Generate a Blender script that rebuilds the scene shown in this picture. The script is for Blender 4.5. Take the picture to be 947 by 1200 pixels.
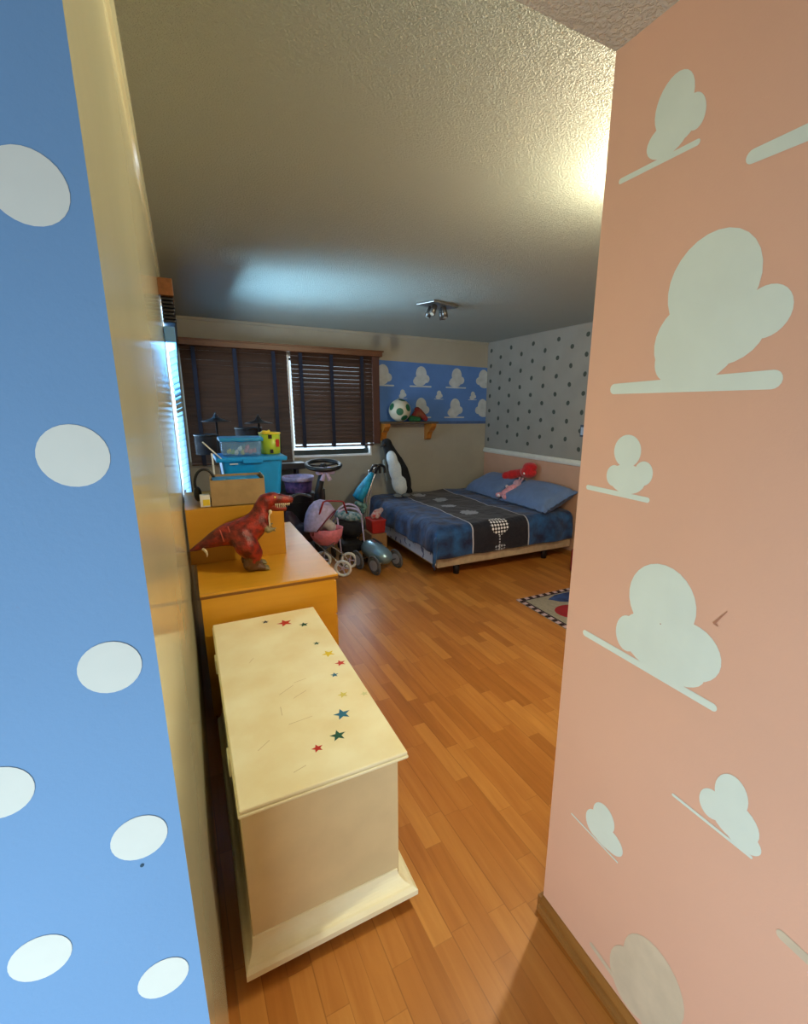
import bpy, bmesh, math, random
from mathutils import Vector, Matrix, Euler, noise
random.seed(7)
for o in list(bpy.data.objects): bpy.data.objects.remove(o)
S = bpy.context.scene
COL = S.collection
PI = math.pi

# ------------------------------------------------------------------ camera
YAW, PITCH, ROLL = .4859, .2396, .011
fw = Vector((math.sin(YAW)*math.cos(PITCH), math.cos(YAW)*math.cos(PITCH), -math.sin(PITCH)))
r0 = fw.cross(Vector((0, 0, 1))).normalized(); u0 = r0.cross(fw)
rt = math.cos(ROLL)*r0 + math.sin(ROLL)*u0; up = -math.sin(ROLL)*r0 + math.cos(ROLL)*u0
cd = bpy.data.cameras.new('camera'); cam = bpy.data.objects.new('camera', cd); COL.objects.link(cam)
m = Matrix((rt, up, -fw)).transposed().to_4x4(); m.translation = (0, 0, 1.615); cam.matrix_world = m
cd.sensor_fit = 'VERTICAL'; cd.sensor_height = 36; cd.lens = 36*543/1200
cd.shift_x = -(507-473.5)/1200; cd.shift_y = (610.2-600)/1200
cd.clip_start = .02; cd.clip_end = 100
S.camera = cam
# ------------------------------------------------------------------ light
S.view_settings.view_transform = 'Standard'; S.view_settings.look = 'None'
S.view_settings.gamma = 1; S.view_settings.use_curve_mapping = False
S.view_settings.exposure = 0.0
w = bpy.data.worlds.new('sky'); S.world = w; w.use_nodes = True
w.node_tree.nodes['Background'].inputs[0].default_value = (.62, .85, 1, 1)
w.node_tree.nodes['Background'].inputs[1].default_value = 1.6
def area(name, loc, direction, sx, sy, power, col):
    l = bpy.data.lights.new(name, 'AREA'); l.shape = 'RECTANGLE'; l.size = sx; l.size_y = sy
    l.energy = power; l.color = col
    o = bpy.data.objects.new(name, l); COL.objects.link(o); o.location = loc
    o.rotation_euler = Vector(direction).to_track_quat('-Z', 'Y').to_euler(); return o
def point(name, loc, r, power, col):
    l = bpy.data.lights.new(name, 'POINT'); l.shadow_soft_size = r; l.energy = power; l.color = col
    o = bpy.data.objects.new(name, l); COL.objects.link(o); o.location = loc; return o
point('room_lamp_light', (1.66, 1.285, 2.41), .035, 91, (1, .92, .64))
h_ = area('hall_window_light', (-.85, -.75, .80), (1, .85, -.22), 1.2, .9, 29, (.80, .95, 1)); h_.data.spread = 2.65
area('daylight_side_window', (-.75, 4.35, 1.6), (1, -.1, 0), 1.7, 1.2, 140, (.58, .80, 1))
g_ = area('daylight_sill_bounce', (-.62, 3.85, 1.18), (.6, -.10, .80), .7, .3, 54, (.34, .68, 1)); g_.data.spread = 1.1
area('daylight_back_window', (1.5, 6.3, 1.7), (0, -1, -.15), 1.6, 1.2, 120, (.70, .86, 1))

# ------------------------------------------------------------------ materials
MATS = {}
def nt(name):
    m = bpy.data.materials.new(name); m.use_nodes = True
    t = m.node_tree; b = t.nodes['Principled BSDF']; return m, t, b
def lin(c):
    f = lambda v: v/12.92 if v <= .04045 else ((v+.055)/1.055)**2.4
    return (f(c[0]/255), f(c[1]/255), f(c[2]/255), 1)
def node(t, typ, **k):
    n = t.nodes.new(typ)
    for a, v in k.items():
        if a.startswith('i_'): n.inputs[int(a[2:])].default_value = v
        else: setattr(n, a, v)
    return n
def mat(name, rgb, rough=.6, var=.08, scale=12, bump=0, bscale=200, metal=0, rgb2=None, bdist=.002, emit=None, sheen=0, alpha=None, spec=None, trans=0):
    if name in MATS: return MATS[name]
    m, t, b = nt(name)
    tc = node(t, 'ShaderNodeTexCoord')
    n = node(t, 'ShaderNodeTexNoise'); n.inputs['Scale'].default_value = scale; n.inputs['Detail'].default_value = 5
    t.links.new(tc.outputs['Object'], n.inputs['Vector'])
    mx = node(t, 'ShaderNodeMix', data_type='RGBA')
    c = lin(rgb)
    c2 = lin(rgb2) if rgb2 else tuple(max(0, x*(1-var*1.5)) for x in c[:3])+(1,)
    mx.inputs[6].default_value = c2 if rgb2 else tuple(min(1, x*(1+var)) for x in c[:3])+(1,)
    mx.inputs[7].default_value = c if rgb2 else c2
    mr = node(t, 'ShaderNodeMapRange'); mr.inputs[1].default_value = .35; mr.inputs[2].default_value = .65
    t.links.new(n.outputs['Fac'], mr.inputs[0]); t.links.new(mr.outputs[0], mx.inputs[0])
    t.links.new(mx.outputs[2], b.inputs['Base Color'])
    b.inputs['Roughness'].default_value = rough; b.inputs['Metallic'].default_value = metal
    if spec is not None: b.inputs['Specular IOR Level'].default_value = spec
    if sheen: b.inputs['Sheen Weight'].default_value = sheen
    if trans: b.inputs['Transmission Weight'].default_value = trans
    if alpha is not None: b.inputs['Alpha'].default_value = alpha
    if bump:
        n2 = node(t, 'ShaderNodeTexNoise'); n2.inputs['Scale'].default_value = bscale; n2.inputs['Detail'].default_value = 3
        t.links.new(tc.outputs['Object'], n2.inputs['Vector'])
        bp = node(t, 'ShaderNodeBump'); bp.inputs['Strength'].default_value = bump; bp.inputs['Distance'].default_value = bdist
        t.links.new(n2.outputs['Fac'], bp.inputs['Height']); t.links.new(bp.outputs[0], b.inputs['Normal'])
    MATS[name] = m; return m
def translucent(name, rgb, fac):
    m, t, b = nt(name); c = lin(rgb)
    b.inputs['Base Color'].default_value = c; b.inputs['Roughness'].default_value = .6
    tr = node(t, 'ShaderNodeBsdfTranslucent'); tr.inputs[0].default_value = c
    mx = node(t, 'ShaderNodeMixShader'); mx.inputs[0].default_value = fac
    o = t.nodes['Material Output']
    t.links.new(b.outputs[0], mx.inputs[1]); t.links.new(tr.outputs[0], mx.inputs[2]); t.links.new(mx.outputs[0], o.inputs[0])
    return m
def see_through(name, rgb, fac, rough=.1):
    m, t, b = nt(name); b.inputs['Base Color'].default_value = lin(rgb); b.inputs['Roughness'].default_value = rough
    tr = node(t, 'ShaderNodeBsdfTransparent')
    mx = node(t, 'ShaderNodeMixShader'); mx.inputs[0].default_value = fac
    o = t.nodes['Material Output']
    t.links.new(b.outputs[0], mx.inputs[1]); t.links.new(tr.outputs[0], mx.inputs[2]); t.links.new(mx.outputs[0], o.inputs[0])
    return m
def math_(t, op, a, b_=None, c=None):
    n = node(t, 'ShaderNodeMath', operation=op)
    for i, v in enumerate((a, b_, c)):
        if v is None: continue
        if isinstance(v, (int, float)): n.inputs[i].default_value = v
        else: t.links.new(v, n.inputs[i])
    return n.outputs[0]
def mixc(t, f, a, b_):
    n = node(t, 'ShaderNodeMix', data_type='RGBA')
    for i, v in ((0, f), (6, a), (7, b_)):
        if isinstance(v, (int, float, tuple)): n.inputs[i].default_value = v
        else: t.links.new(v, n.inputs[i])
    return n.outputs[2]

def wood(name, dark, light, rough=.35, axis=0, scale=3.0):
    """straight grained wood, grain running along the given axis"""
    m, t, b = nt(name)
    tc = node(t, 'ShaderNodeTexCoord'); mp = node(t, 'ShaderNodeMapping')
    sc = [scale*9]*3; sc[axis] = scale*.6; mp.inputs['Scale'].default_value = sc
    t.links.new(tc.outputs['Object'], mp.inputs[0])
    n = node(t, 'ShaderNodeTexNoise'); n.inputs['Scale'].default_value = 1; n.inputs['Detail'].default_value = 6; n.inputs['Roughness'].default_value = .6
    t.links.new(mp.outputs[0], n.inputs['Vector'])
    mr = node(t, 'ShaderNodeMapRange'); mr.inputs[1].default_value = .3; mr.inputs[2].default_value = .7
    t.links.new(n.outputs['Fac'], mr.inputs[0])
    t.links.new(mixc(t, mr.outputs[0], lin(dark), lin(light)), b.inputs['Base Color'])
    b.inputs['Roughness'].default_value = rough
    return m
def floor_mat():
    m, t, b = nt('laminate strip floor')
    tc = node(t, 'ShaderNodeTexCoord'); sp = node(t, 'ShaderNodeSeparateXYZ'); t.links.new(tc.outputs['Object'], sp.inputs[0])
    # boards run away from the doorway, turned very slightly
    X = math_(t, 'ADD', sp.outputs[0], math_(t, 'MULTIPLY', sp.outputs[1], .03)); Y = sp.outputs[1]
    W, L = .068, .42
    xr = math_(t, 'DIVIDE', X, W); row = math_(t, 'FLOOR', xr); fx = math_(t, 'SUBTRACT', xr, row)
    wn = node(t, 'ShaderNodeTexWhiteNoise', noise_dimensions='1D'); t.links.new(row, wn.inputs['W'])
    yr = math_(t, 'ADD', math_(t, 'DIVIDE', Y, L), math_(t, 'MULTIPLY', wn.outputs[0], 7.3))
    col = math_(t, 'FLOOR', yr); fy = math_(t, 'SUBTRACT', yr, col)
    cb = node(t, 'ShaderNodeCombineXYZ'); t.links.new(row, cb.inputs[0]); t.links.new(col, cb.inputs[1])
    w2 = node(t, 'ShaderNodeTexWhiteNoise', noise_dimensions='3D'); t.links.new(cb.outputs[0], w2.inputs['Vector'])
    idv = w2.outputs[0]
    # grain
    mp = node(t, 'ShaderNodeMapping'); mp.inputs['Scale'].default_value = (34, 2.6, 1)
    of = node(t, 'ShaderNodeVectorMath', operation='MULTIPLY_ADD')
    t.links.new(w2.outputs[1], of.inputs[0]); of.inputs[1].default_value = (9, 9, 9); t.links.new(tc.outputs['Object'], of.inputs[2])
    t.links.new(of.outputs[0], mp.inputs[0])
    g = node(t, 'ShaderNodeTexNoise'); g.inputs['Scale'].default_value = 1.0; g.inputs['Detail'].default_value = 6; g.inputs['Distortion'].default_value = .6
    t.links.new(mp.outputs[0], g.inputs['Vector'])
    v = math_(t, 'ADD', math_(t, 'MULTIPLY', idv, .5), math_(t, 'MULTIPLY', g.outputs['Fac'], .68))
    cr = node(t, 'ShaderNodeValToRGB'); e = cr.color_ramp.elements
    e[0].position = .15; e[0].color = lin((152, 90, 32)); e[1].position = .95; e[1].color = lin((200, 138, 66))
    x = e.new(.55); x.color = lin((178, 113, 48))
    t.links.new(v, cr.inputs[0])
    ex = math_(t, 'LESS_THAN', fx, .03); ey = math_(t, 'LESS_THAN', fy, .006)
    row3 = math_(t, 'LESS_THAN', math_(t, 'FRACT', math_(t, 'DIVIDE', xr, 3)), .016)
    seam = math_(t, 'MAXIMUM', math_(t, 'MULTIPLY', math_(t, 'MAXIMUM', ex, ey), .28), math_(t, 'MULTIPLY', row3, .4))
    t.links.new(mixc(t, seam, cr.outputs[0], lin((92, 50, 20))), b.inputs['Base Color'])
    b.inputs['Roughness'].default_value = .34
    b.inputs['Specular IOR Level'].default_value = .45
    return m
def plaster_rough(name, rgb, scale=55, strength=.9, dist=.012):
    m, t, b = nt(name); tc = node(t, 'ShaderNodeTexCoord')
    b.inputs['Base Color'].default_value = lin(rgb); b.inputs['Roughness'].default_value = .55
    n = node(t, 'ShaderNodeTexNoise'); n.inputs['Scale'].default_value = scale; n.inputs['Detail'].default_value = 4; n.inputs['Distortion'].default_value = .8
    t.links.new(tc.outputs['Object'], n.inputs['Vector'])
    mr = node(t, 'ShaderNodeMapRange'); mr.inputs[1].default_value = .42; mr.inputs[2].default_value = .62
    t.links.new(n.outputs['Fac'], mr.inputs[0])
    bp = node(t, 'ShaderNodeBump'); bp.inputs['Strength'].default_value = strength; bp.inputs['Distance'].default_value = dist
    t.links.new(mr.outputs[0], bp.inputs['Height']); t.links.new(bp.outputs[0], b.inputs['Normal'])
    return m

M = dict(
 floor=floor_mat(),
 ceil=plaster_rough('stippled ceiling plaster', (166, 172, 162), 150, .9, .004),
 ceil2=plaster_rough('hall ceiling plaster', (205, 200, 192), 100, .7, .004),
 blue=mat('pale blue wall paint', (112, 160, 212), .75, .02, 3, .15, 180),
 dotw=mat('off-white dot paint', (216, 228, 228), .8, .01, 30),
 gloss=mat('cream satin wall paint', (222, 220, 186), .12, .03, 2, .04, 4, bdist=.008),
 pink=mat('salmon pink wall paint', (220, 174, 152), .8, .02, 2.2, .15, 160),
 cloud=mat('pale cloud paint', (214, 226, 220), .85, .02, 9),
 faded=mat('faded cloud paint', (205, 190, 168), .85, .05, 14),
 cream=mat('cream wall paint', (156, 152, 138), .7, .04, 3, .2, 120),
 bluep=mat('mid blue wallpaper', (78, 120, 184), .8, .05, 5),
 cloudb=mat('grey cloud print', (176, 186, 190), .85, .08, 12),
 grey=mat('warm grey wallpaper', (136, 132, 124), .8, .04, 4),
 gdot=mat('grey green dot print', (62, 68, 60), .85, .12, 60),
 pinklow=mat('dusty pink lower wall paint', (190, 148, 122), .8, .04, 3),
 trim=mat('off-white moulding paint', (205, 205, 196), .5, .03),
 base=wood('brown wood skirting', (120, 78, 34), (158, 108, 54), .35, 1),
 white=mat('white gloss paint', (225, 230, 232), .35, .03),
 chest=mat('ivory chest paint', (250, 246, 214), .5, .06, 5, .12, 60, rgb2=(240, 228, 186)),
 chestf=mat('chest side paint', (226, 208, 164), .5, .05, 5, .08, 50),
 dress=wood('golden wood veneer', (206, 148, 34), (220, 162, 48), .34, 0, 1.2),
 dressd=wood('dark wood edge strip', (120, 76, 24), (140, 92, 34), .35, 0),
 box=wood('golden wood box veneer', (188, 134, 34), (200, 146, 44), .4, 0, 1.2),
 card=mat('grey brown cardboard', (160, 136, 98), .85, .06, 20),
 cardin=mat('card fold edge', (200, 196, 180), .8, .04),
 blind=wood('dark brown blind wood', (48, 31, 22), (74, 50, 36), .45, 0),
 pelmet=wood('red brown pelmet wood', (78, 42, 20), (104, 60, 30), .4, 0),
 tape=mat('navy ladder tape', (15, 20, 40), .85, .1, 40),
 black=mat('black plastic', (22, 22, 26), .4, .1),
 matte=mat('black fabric', (24, 24, 30), .9, .2, 40, .3),
 turq=mat('turquoise plastic', (2, 146, 232), .35, .05),
 lid=mat('blue plastic lid', (40, 140, 205), .3, .05),
 lime=mat('lime green plastic', (160, 190, 50), .4, .08),
 yell=mat('yellow plastic', (226, 204, 60), .4, .06),
 red=mat('red plastic', (180, 40, 36), .4, .08),
 redpl=mat('red plush', (190, 20, 24), .95, .15, 60, .6, 150, sheen=.3),
 chrome=mat('brushed metal', (170, 172, 176), .25, .04, metal=1),
 silver=mat('silver car paint', (140, 172, 190), .28, .04, metal=.6),
 lav=mat('lavender fabric', (196, 184, 220), .8, .12, 30, .2),
 pinkf=mat('pink fabric', (222, 130, 150), .8, .1, 30, .2),
 teal=mat('teal fabric', (30, 150, 170), .7, .15, 25, .2),
 rubber=mat('grey rubber', (90, 92, 98), .7, .1),
 brass=mat('dark cymbal metal', (40, 34, 34), .4, .1, metal=.6),
)
M['glass'] = see_through('window glass', (230, 240, 245), .93, .03)
M['clearbox'] = see_through('clear blue tinted plastic', (130, 185, 225), .7, .2)

# ------------------------------------------------------------------ mesh helpers
def BM(): return bmesh.new()
def setidx(bm, n0, mi, smooth=False):
    bm.faces.ensure_lookup_table()
    for f in bm.faces[n0:]: f.material_index = mi; f.smooth = smooth
def box(bm, lo, hi, bev=0, mi=0, mtx=None, seg=2):
    n0 = len(bm.faces); lo = Vector(lo); hi = Vector(hi)
    tmp = bmesh.new(); bmesh.ops.create_cube(tmp, size=1)
    for v in tmp.verts:
        v.co = Vector(((lo[i]+hi[i])/2 + v.co[i]*(hi[i]-lo[i]) for i in range(3)))
    if bev: bmesh.ops.bevel(tmp, geom=list(tmp.edges), offset=bev, segments=seg, profile=.5, affect='EDGES')
    merge(bm, tmp, mtx, mi)
def merge(bm, tmp, mtx=None, mi=0, smooth=None):
    mp = {}
    for v in tmp.verts: mp[v] = bm.verts.new(mtx @ v.co if mtx else v.co)
    for f in tmp.faces:
        try: nf = bm.faces.new([mp[v] for v in f.verts])
        except ValueError: continue
        nf.material_index = mi; nf.smooth = f.smooth if smooth is None else smooth
    tmp.free()
def ring(c, ax, r, n, ref=None, ry=None):
    ax = Vector(ax).normalized()
    ref = Vector(ref) if ref else (Vector((0, 0, 1)) if abs(ax.z) < .9 else Vector((1, 0, 0)))
    a = ax.cross(ref).normalized(); b = ax.cross(a)
    ry = r if ry is None else ry
    return [Vector(c)+a*math.cos(2*PI*i/n)*r+b*math.sin(2*PI*i/n)*ry for i in range(n)]
def tube(bm, pts, r, n=10, cap=True, mi=0, closed=False):
    pts = [Vector(p) for p in pts]; k = len(pts)
    rs = r if isinstance(r, (list, tuple)) else [r]*k
    prev = None; rings = []
    for i, p in enumerate(pts):
        if closed: d = pts[(i+1) % k]-pts[i-1]
        else: d = pts[min(i+1, k-1)]-pts[max(i-1, 0)]
        d.normalize()
        if prev is None: ref = Vector((0, 0, 1)) if abs(d.z) < .9 else Vector((1, 0, 0)); a = d.cross(ref).normalized()
        else: a = (prev - d*prev.dot(d)).normalized()
        prev = a; b = d.cross(a)
        rings.append([bm.verts.new(p+a*math.cos(2*PI*j/n)*rs[i]+b*math.sin(2*PI*j/n)*rs[i]) for j in range(n)])
    for i in range(k if closed else k-1):
        A, B = rings[i], rings[(i+1) % k]
        for j in range(n):
            f = bm.faces.new((A[j], A[(j+1) % n], B[(j+1) % n], B[j])); f.smooth = True; f.material_index = mi
    if cap and not closed:
        f = bm.faces.new(rings[0][::-1]); f.material_index = mi; f = bm.faces.new(rings[-1]); f.material_index = mi
def cyl(bm, p0, p1, r0, r1=None, n=24, mi=0): tube(bm, [p0, p1], [r0, r0 if r1 is None else r1], n, True, mi)
def spline(pts, sub=6):
    P = [Vector(p) for p in pts]; out = []
    for i in range(len(P)-1):
        a = P[max(i-1, 0)]; b = P[i]; c = P[i+1]; d = P[min(i+2, len(P)-1)]
        for s in range(sub):
            t = s/sub; out.append(.5*((2*b)+(c-a)*t+(2*a-5*b+4*c-d)*t*t+(3*b-a-3*c+d)*t**3))
    out.append(P[-1]); return out
def lathe(bm, prof, c, n=32, mi=0, mtx=None):
    """prof: list of (r,z)"""
    rings = []; c = Vector(c)
    T = (lambda v: mtx @ v) if mtx else (lambda v: v)
    for r, z in prof:
        if r < 1e-5: rings.append([bm.verts.new(T(c+Vector((0, 0, z))))])
        else: rings.append([bm.verts.new(T(c+Vector((r*math.cos(2*PI*j/n), r*math.sin(2*PI*j/n), z)))) for j in range(n)])
    for A, B in zip(rings, rings[1:]):
        for j in range(n):
            a0 = A[j % len(A)]; a1 = A[(j+1) % len(A)]; b0 = B[j % len(B)]; b1 = B[(j+1) % len(B)]
            vs = []
            for v in (a0, a1, b1, b0):
                if v not in vs: vs.append(v)
            if len(vs) > 2:
                f = bm.faces.new(vs); f.smooth = True; f.material_index = mi
def ball(bm, c, r, mi=0, n=24, rot=None):
    r = (r, r, r) if isinstance(r, (int, float)) else r
    tmp = bmesh.new(); bmesh.ops.create_uvsphere(tmp, u_segments=n, v_segments=max(8, n*2//3), radius=1)
    m = Matrix.Translation(Vector(c)) @ (Euler(rot).to_matrix().to_4x4() if rot else Matrix()) @ Matrix.Diagonal((r[0], r[1], r[2], 1))
    merge(bm, tmp, m, mi, True)
def chain(bm, pts, sub=5, n=14):
    """overlapping balls along a path (x,y,z,r), to be remeshed into one body"""
    for a, b in zip(pts, pts[1:]):
        for i in range(sub):
            t = i/sub; p = [a[k]+(b[k]-a[k])*t for k in range(4)]
            ball(bm, p[:3], p[3], n=n)
    ball(bm, pts[-1][:3], pts[-1][3], n=n)
def poly(bm, pts, mi=0):
    f = bm.faces.new([bm.verts.new(Vector(p)) for p in pts]); f.material_index = mi; return f
def prism(bm, outline, axis, a, b, mi=0):
    """outline of 2-tuples in the plane across `axis`, extruded from a to b"""
    def P(u, v, w): return {'x': (w, u, v), 'y': (u, w, v), 'z': (u, v, w)}[axis]
    A = [bm.verts.new(P(u, v, a)) for u, v in outline]; B = [bm.verts.new(P(u, v, b)) for u, v in outline]
    n = len(A); fs = [bm.faces.new(A), bm.faces.new(B[::-1])]
    for i in range(n): fs.append(bm.faces.new((A[i], B[i], B[(i+1) % n], A[(i+1) % n])))
    for f in fs: f.material_index = mi
def obj(name, bm, mats, root=None, loc=None, smooth=False, fixn=True):
    """one mesh object; vertices are given in world space and re-based on the root or loc"""
    if fixn: bmesh.ops.recalc_face_normals(bm, faces=bm.faces)
    if smooth:
        for f in bm.faces: f.smooth = True
    off = Vector(root['_b']) if root is not None else Vector(loc or (0, 0, 0))
    for v in bm.verts: v.co -= off
    me = bpy.data.meshes.new(name); bm.to_mesh(me); bm.free()
    for mm in (mats if isinstance(mats, (list, tuple)) else [mats]): me.materials.append(mm)
    o = bpy.data.objects.new(name, me); COL.objects.link(o)
    if root is not None: o.parent = root; o['_b'] = root['_b']
    else: o.location = off; o['_b'] = list(off)
    return o
def thing(name, label, cat, loc, group=None):
    o = bpy.data.objects.new(name, None); COL.objects.link(o); o.location = loc; o.empty_display_size = .05
    o['_b'] = list(loc); o['label'] = label; o['category'] = cat
    if group: o['group'] = group
    return o
def tag(o, label, cat, group=None, kind=None):
    o['label'] = label; o['category'] = cat
    if group: o['group'] = group
    if kind: o['kind'] = kind
    return o
def struct(o, label=None):
    o['kind'] = 'structure'
    if label: o['label'] = label
    return o
def remesh(o, vox, smooth=6, sub=0):
    r = o.modifiers.new('remesh', 'REMESH'); r.mode = 'VOXEL'; r.voxel_size = vox; r.use_smooth_shade = True
    s = o.modifiers.new('smooth', 'SMOOTH'); s.factor = .5; s.iterations = smooth
def ell2(cx, cy, rx, ry, rot=0, n=28, k=2.0):
    o = []
    for i in range(n):
        a = 2*PI*i/n; x = rx*math.cos(a); y = ry*math.sin(a)
        o.append((cx+x*math.cos(rot)-y*math.sin(rot), cy+x*math.sin(rot)+y*math.cos(rot)))
    return o
def bar2(x0, y0, x1, y1, r0, r1=None, n=8):
    r1 = r0 if r1 is None else r1; a = math.atan2(y1-y0, x1-x0); o = []
    for i in range(n+1): t = a+PI/2+PI*i/n; o.append((x0+r0*math.cos(t), y0+r0*math.sin(t)))
    for i in range(n+1): t = a-PI/2+PI*i/n; o.append((x1+r1*math.cos(t), y1+r1*math.sin(t)))
    return o
def marks(bm, shapes, axis, plane, sign, mi):
    for i, s in enumerate(shapes):
        w_ = plane+sign*(.0006+.00006*(i % 6))
        P = {'x': lambda u, v: (w_, u, v), 'y': lambda u, v: (u, w_, v), 'z': lambda u, v: (u, v, w_)}[axis]
        poly(bm, [P(u, v) for u, v in s], mi)
def cloud(cx, zb, s, flip=1, bar=True):
    """generic puffy cloud on a flat base line: u right, v up"""
    o = [ell2(cx, zb+.62*s, .30*s, .36*s), ell2(cx+flip*.27*s, zb+.38*s, .2*s, .2*s), ell2(cx-flip*.1*s, zb+.24*s, .36*s, .22*s), ell2(cx-flip*.24*s, zb+.33*s, .16*s, .15*s)]
    if bar: o.append(bar2(cx-.62*s, zb, cx+.55*s, zb, .035*s))
    return o

# ------------------------------------------------------------------ room shell
XL, XR, YB, ZR, ZC = -.056, 3.72, 5.5, 2.465, 2.35
XP, YP, Y0 = .8886, .8742, .5855
b = BM(); box(b, (-1.6, -2.1, -.1), (3.9, 5.7, 0)); struct(obj('floor', b, M['floor']))
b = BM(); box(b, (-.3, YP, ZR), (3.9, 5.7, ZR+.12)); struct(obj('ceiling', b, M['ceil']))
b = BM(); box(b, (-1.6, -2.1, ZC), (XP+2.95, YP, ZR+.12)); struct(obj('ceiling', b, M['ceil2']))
# blue dotted wall facing the doorway
b = BM(); box(b, (-1.6, Y0, 0), (XL, Y0+.115, ZC), mi=0)
b.faces.ensure_lookup_table()
for f in b.faces:
    if f.calc_center_median().x > XL-.001: f.material_index = 2
dots = []
for k in range(0, 11):
    x = -.102-.116*k
    for j in range(-5, 6):
        z = 1.325+.2385*j-(.12 if k % 2 else 0)
        if .04 < z < ZC-.05: dots.append(ell2(x, z, .0305, .0315))
marks(b, dots, 'y', Y0, -1, 1); marks(b, [ell2(-.1045, 1.044, .0022, .0026)], 'y', Y0, -1, 3)
struct(obj('wall_front', b, [M['blue'], M['dotw'], M['gloss'], mat('teal speck', (40, 78, 104), .8)], fixn=False))
# long left wall (glossy cream) with the side window
WY0, WY1, WZ0, WZ1 = 3.45, 5.2, .98, 2.30
b = BM()
box(b, (-.2, Y0+.115, 0), (XL, WY0, ZR)); box(b, (-.2, WY1, 0), (XL, YB+.2, ZR))
box(b, (-.2, WY0, 0), (XL, WY1, WZ0)); box(b, (-.2, WY0, WZ1), (XL, WY1, ZR))
struct(obj('wall_left', b, M['gloss']))
# pink wall, a thick block that hides the right half of the room
b = BM(); box(b, (XP, -2.1, 0), (3.9, YP, ZR))
sh = []
sh += [bar2(.828, 2.094, .655, 2.094, .0055), ell2(.715, 2.182, .041, .05, .1), ell2(.668, 2.148, .021, .032, -.3), ell2(.722, 2.128, .046, .031), ell2(.695, 2.14, .035, .03)]
sh += [bar2(.548, 2.029, .30, 2.03, .011, .016)]
sh += [bar2(.79, 1.661, .457, 1.667, .0115, .016), ell2(.59, 1.842, .088, .09), ell2(.487, 1.778, .042, .043, .5), ell2(.607, 1.745, .089, .08), ell2(.56, 1.755, .08, .06), ell2(.655, 1.712, .035, .04)]
sh += [bar2(.842, 1.4235, .668, 1.4215, .006), ell2(.735, 1.523, .037, .037), ell2(.728, 1.46, .05, .034), ell2(.686, 1.478, .024, .027), ell2(.765, 1.463, .022, .025)]
sh += [bar2(.805, 1.037, .46, 1.033, .0085), ell2(.604, 1.205, .082, .085), ell2(.525, 1.125, .067, .062), ell2(.678, 1.095, .033, .045), ell2(.61, 1.105, .082, .065), ell2(.57, 1.08, .085, .045)]
sh += [bar2(.79, .466, .625, .464, .0025), ell2(.682, .552, .036, .04), ell2(.705, .51, .035, .04), ell2(.655, .505, .042, .033), ell2(.68, .49, .045, .022)]
sh += [bar2(.51, .776, .345, .775, .0035), ell2(.398, .872, .032, .045), ell2(.43, .823, .026, .033), ell2(.385, .825, .047, .043), ell2(.365, .80, .035, .025)]
marks(b, sh, 'x', XP, -1, 1)
sh = [ell2(.49, .245, .085, .1), ell2(.54, .16, .07, .09), ell2(.46, .15, .08, .08), bar2(.67, .115, .5, .10, .008), bar2(.272, .668, .15, .662, .01)]
marks(b, sh, 'x', XP, -1, 2)
marks(b, [bar2(.484, 1.207, .464, 1.240, .0022, .0008), ell2(.481, 1.206, .006, .0022, .3), ell2(.596, 1.156, .0014, .0014)], 'x', XP-.0012, -1, 3)
struct(obj('wall_right', b, [M['pink'], M['cloud'], M['faded'], mat('brown smudge', (176, 124, 102), .8)], fixn=False))
# back wall with window opening and blue cloud panel
BX0, BX1, BZ0, BZ1 = .02, 2.03, 1.03, 2.16
b = BM()
box(b, (-.3, YB, 0), (BX0, YB+.15, ZR)); box(b, (BX1, YB, 0), (3.9, YB+.15, ZR))
box(b, (BX0, YB, 0), (BX1, YB+.15, BZ0)); box(b, (BX0, YB, BZ1), (BX1, YB+.15, ZR))
marks(b, [[(2.06, 1.425), (XR, 1.425), (XR, 2.145), (2.06, 2.165)]], 'y', YB, -1, 1)
b2 = []
for k in range(3): b2 += cloud(2.20+.52*k, 1.873, .25)
b2 += cloud(3.66, 1.873, .25, -1)[:3]
for k in range(3): b2 += cloud(2.46+.52*k, 1.722, .11)
for x in (2.72, 3.225): b2 += cloud(x, 1.49, .25)
b2 += cloud(3.66, 1.49, .25, -1)[:3]
for i, s in enumerate(b2): poly(b, [(min(u, XR), YB-.0014-.0001*(i % 5), v) for u, v in s], 2)
poly(b, [(2.06, YB-.0022, 1.405), (XR, YB-.0022, 1.405), (XR, YB-.0022, 1.44), (2.06, YB-.0022, 1.44)], 3)
struct(obj('wall_back', b, [M['cream'], M['bluep'], M['cloudb'], mat('dusky blue border', (66, 92, 140), .8)], fixn=False))
# far side wall: dotted above the rail, pink below
b = BM(); box(b, (XR, YP, 1.035), (XR+.15, 5.6, ZR), mi=0); box(b, (XR, YP, 0), (XR+.15, 5.6, 1.035), mi=2)
dots = []
for k in range(0, 22):
    y = 5.415-.2135*k
    for j in range(0, 8):
        z = 2.355-.1935*j-(.0965 if k % 2 else 0)
        if z > 1.12 and y > 1: dots.append(ell2(y, z, .024, .027, random.uniform(0, 3)))
marks(b, dots, 'x', XR, -1, 1)
struct(obj('wall_right', b, [M['grey'], M['gdot'], M['pinklow']], fixn=False))
# hall end wall behind the viewer
b = BM(); box(b, (-1.6, -2.2, 0), (3.9, -2.1, ZC)); box(b, (-1.7, -2.1, 0), (-1.6, Y0+.1, ZC))
struct(obj('wall_hall', b, M['cream']))
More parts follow.
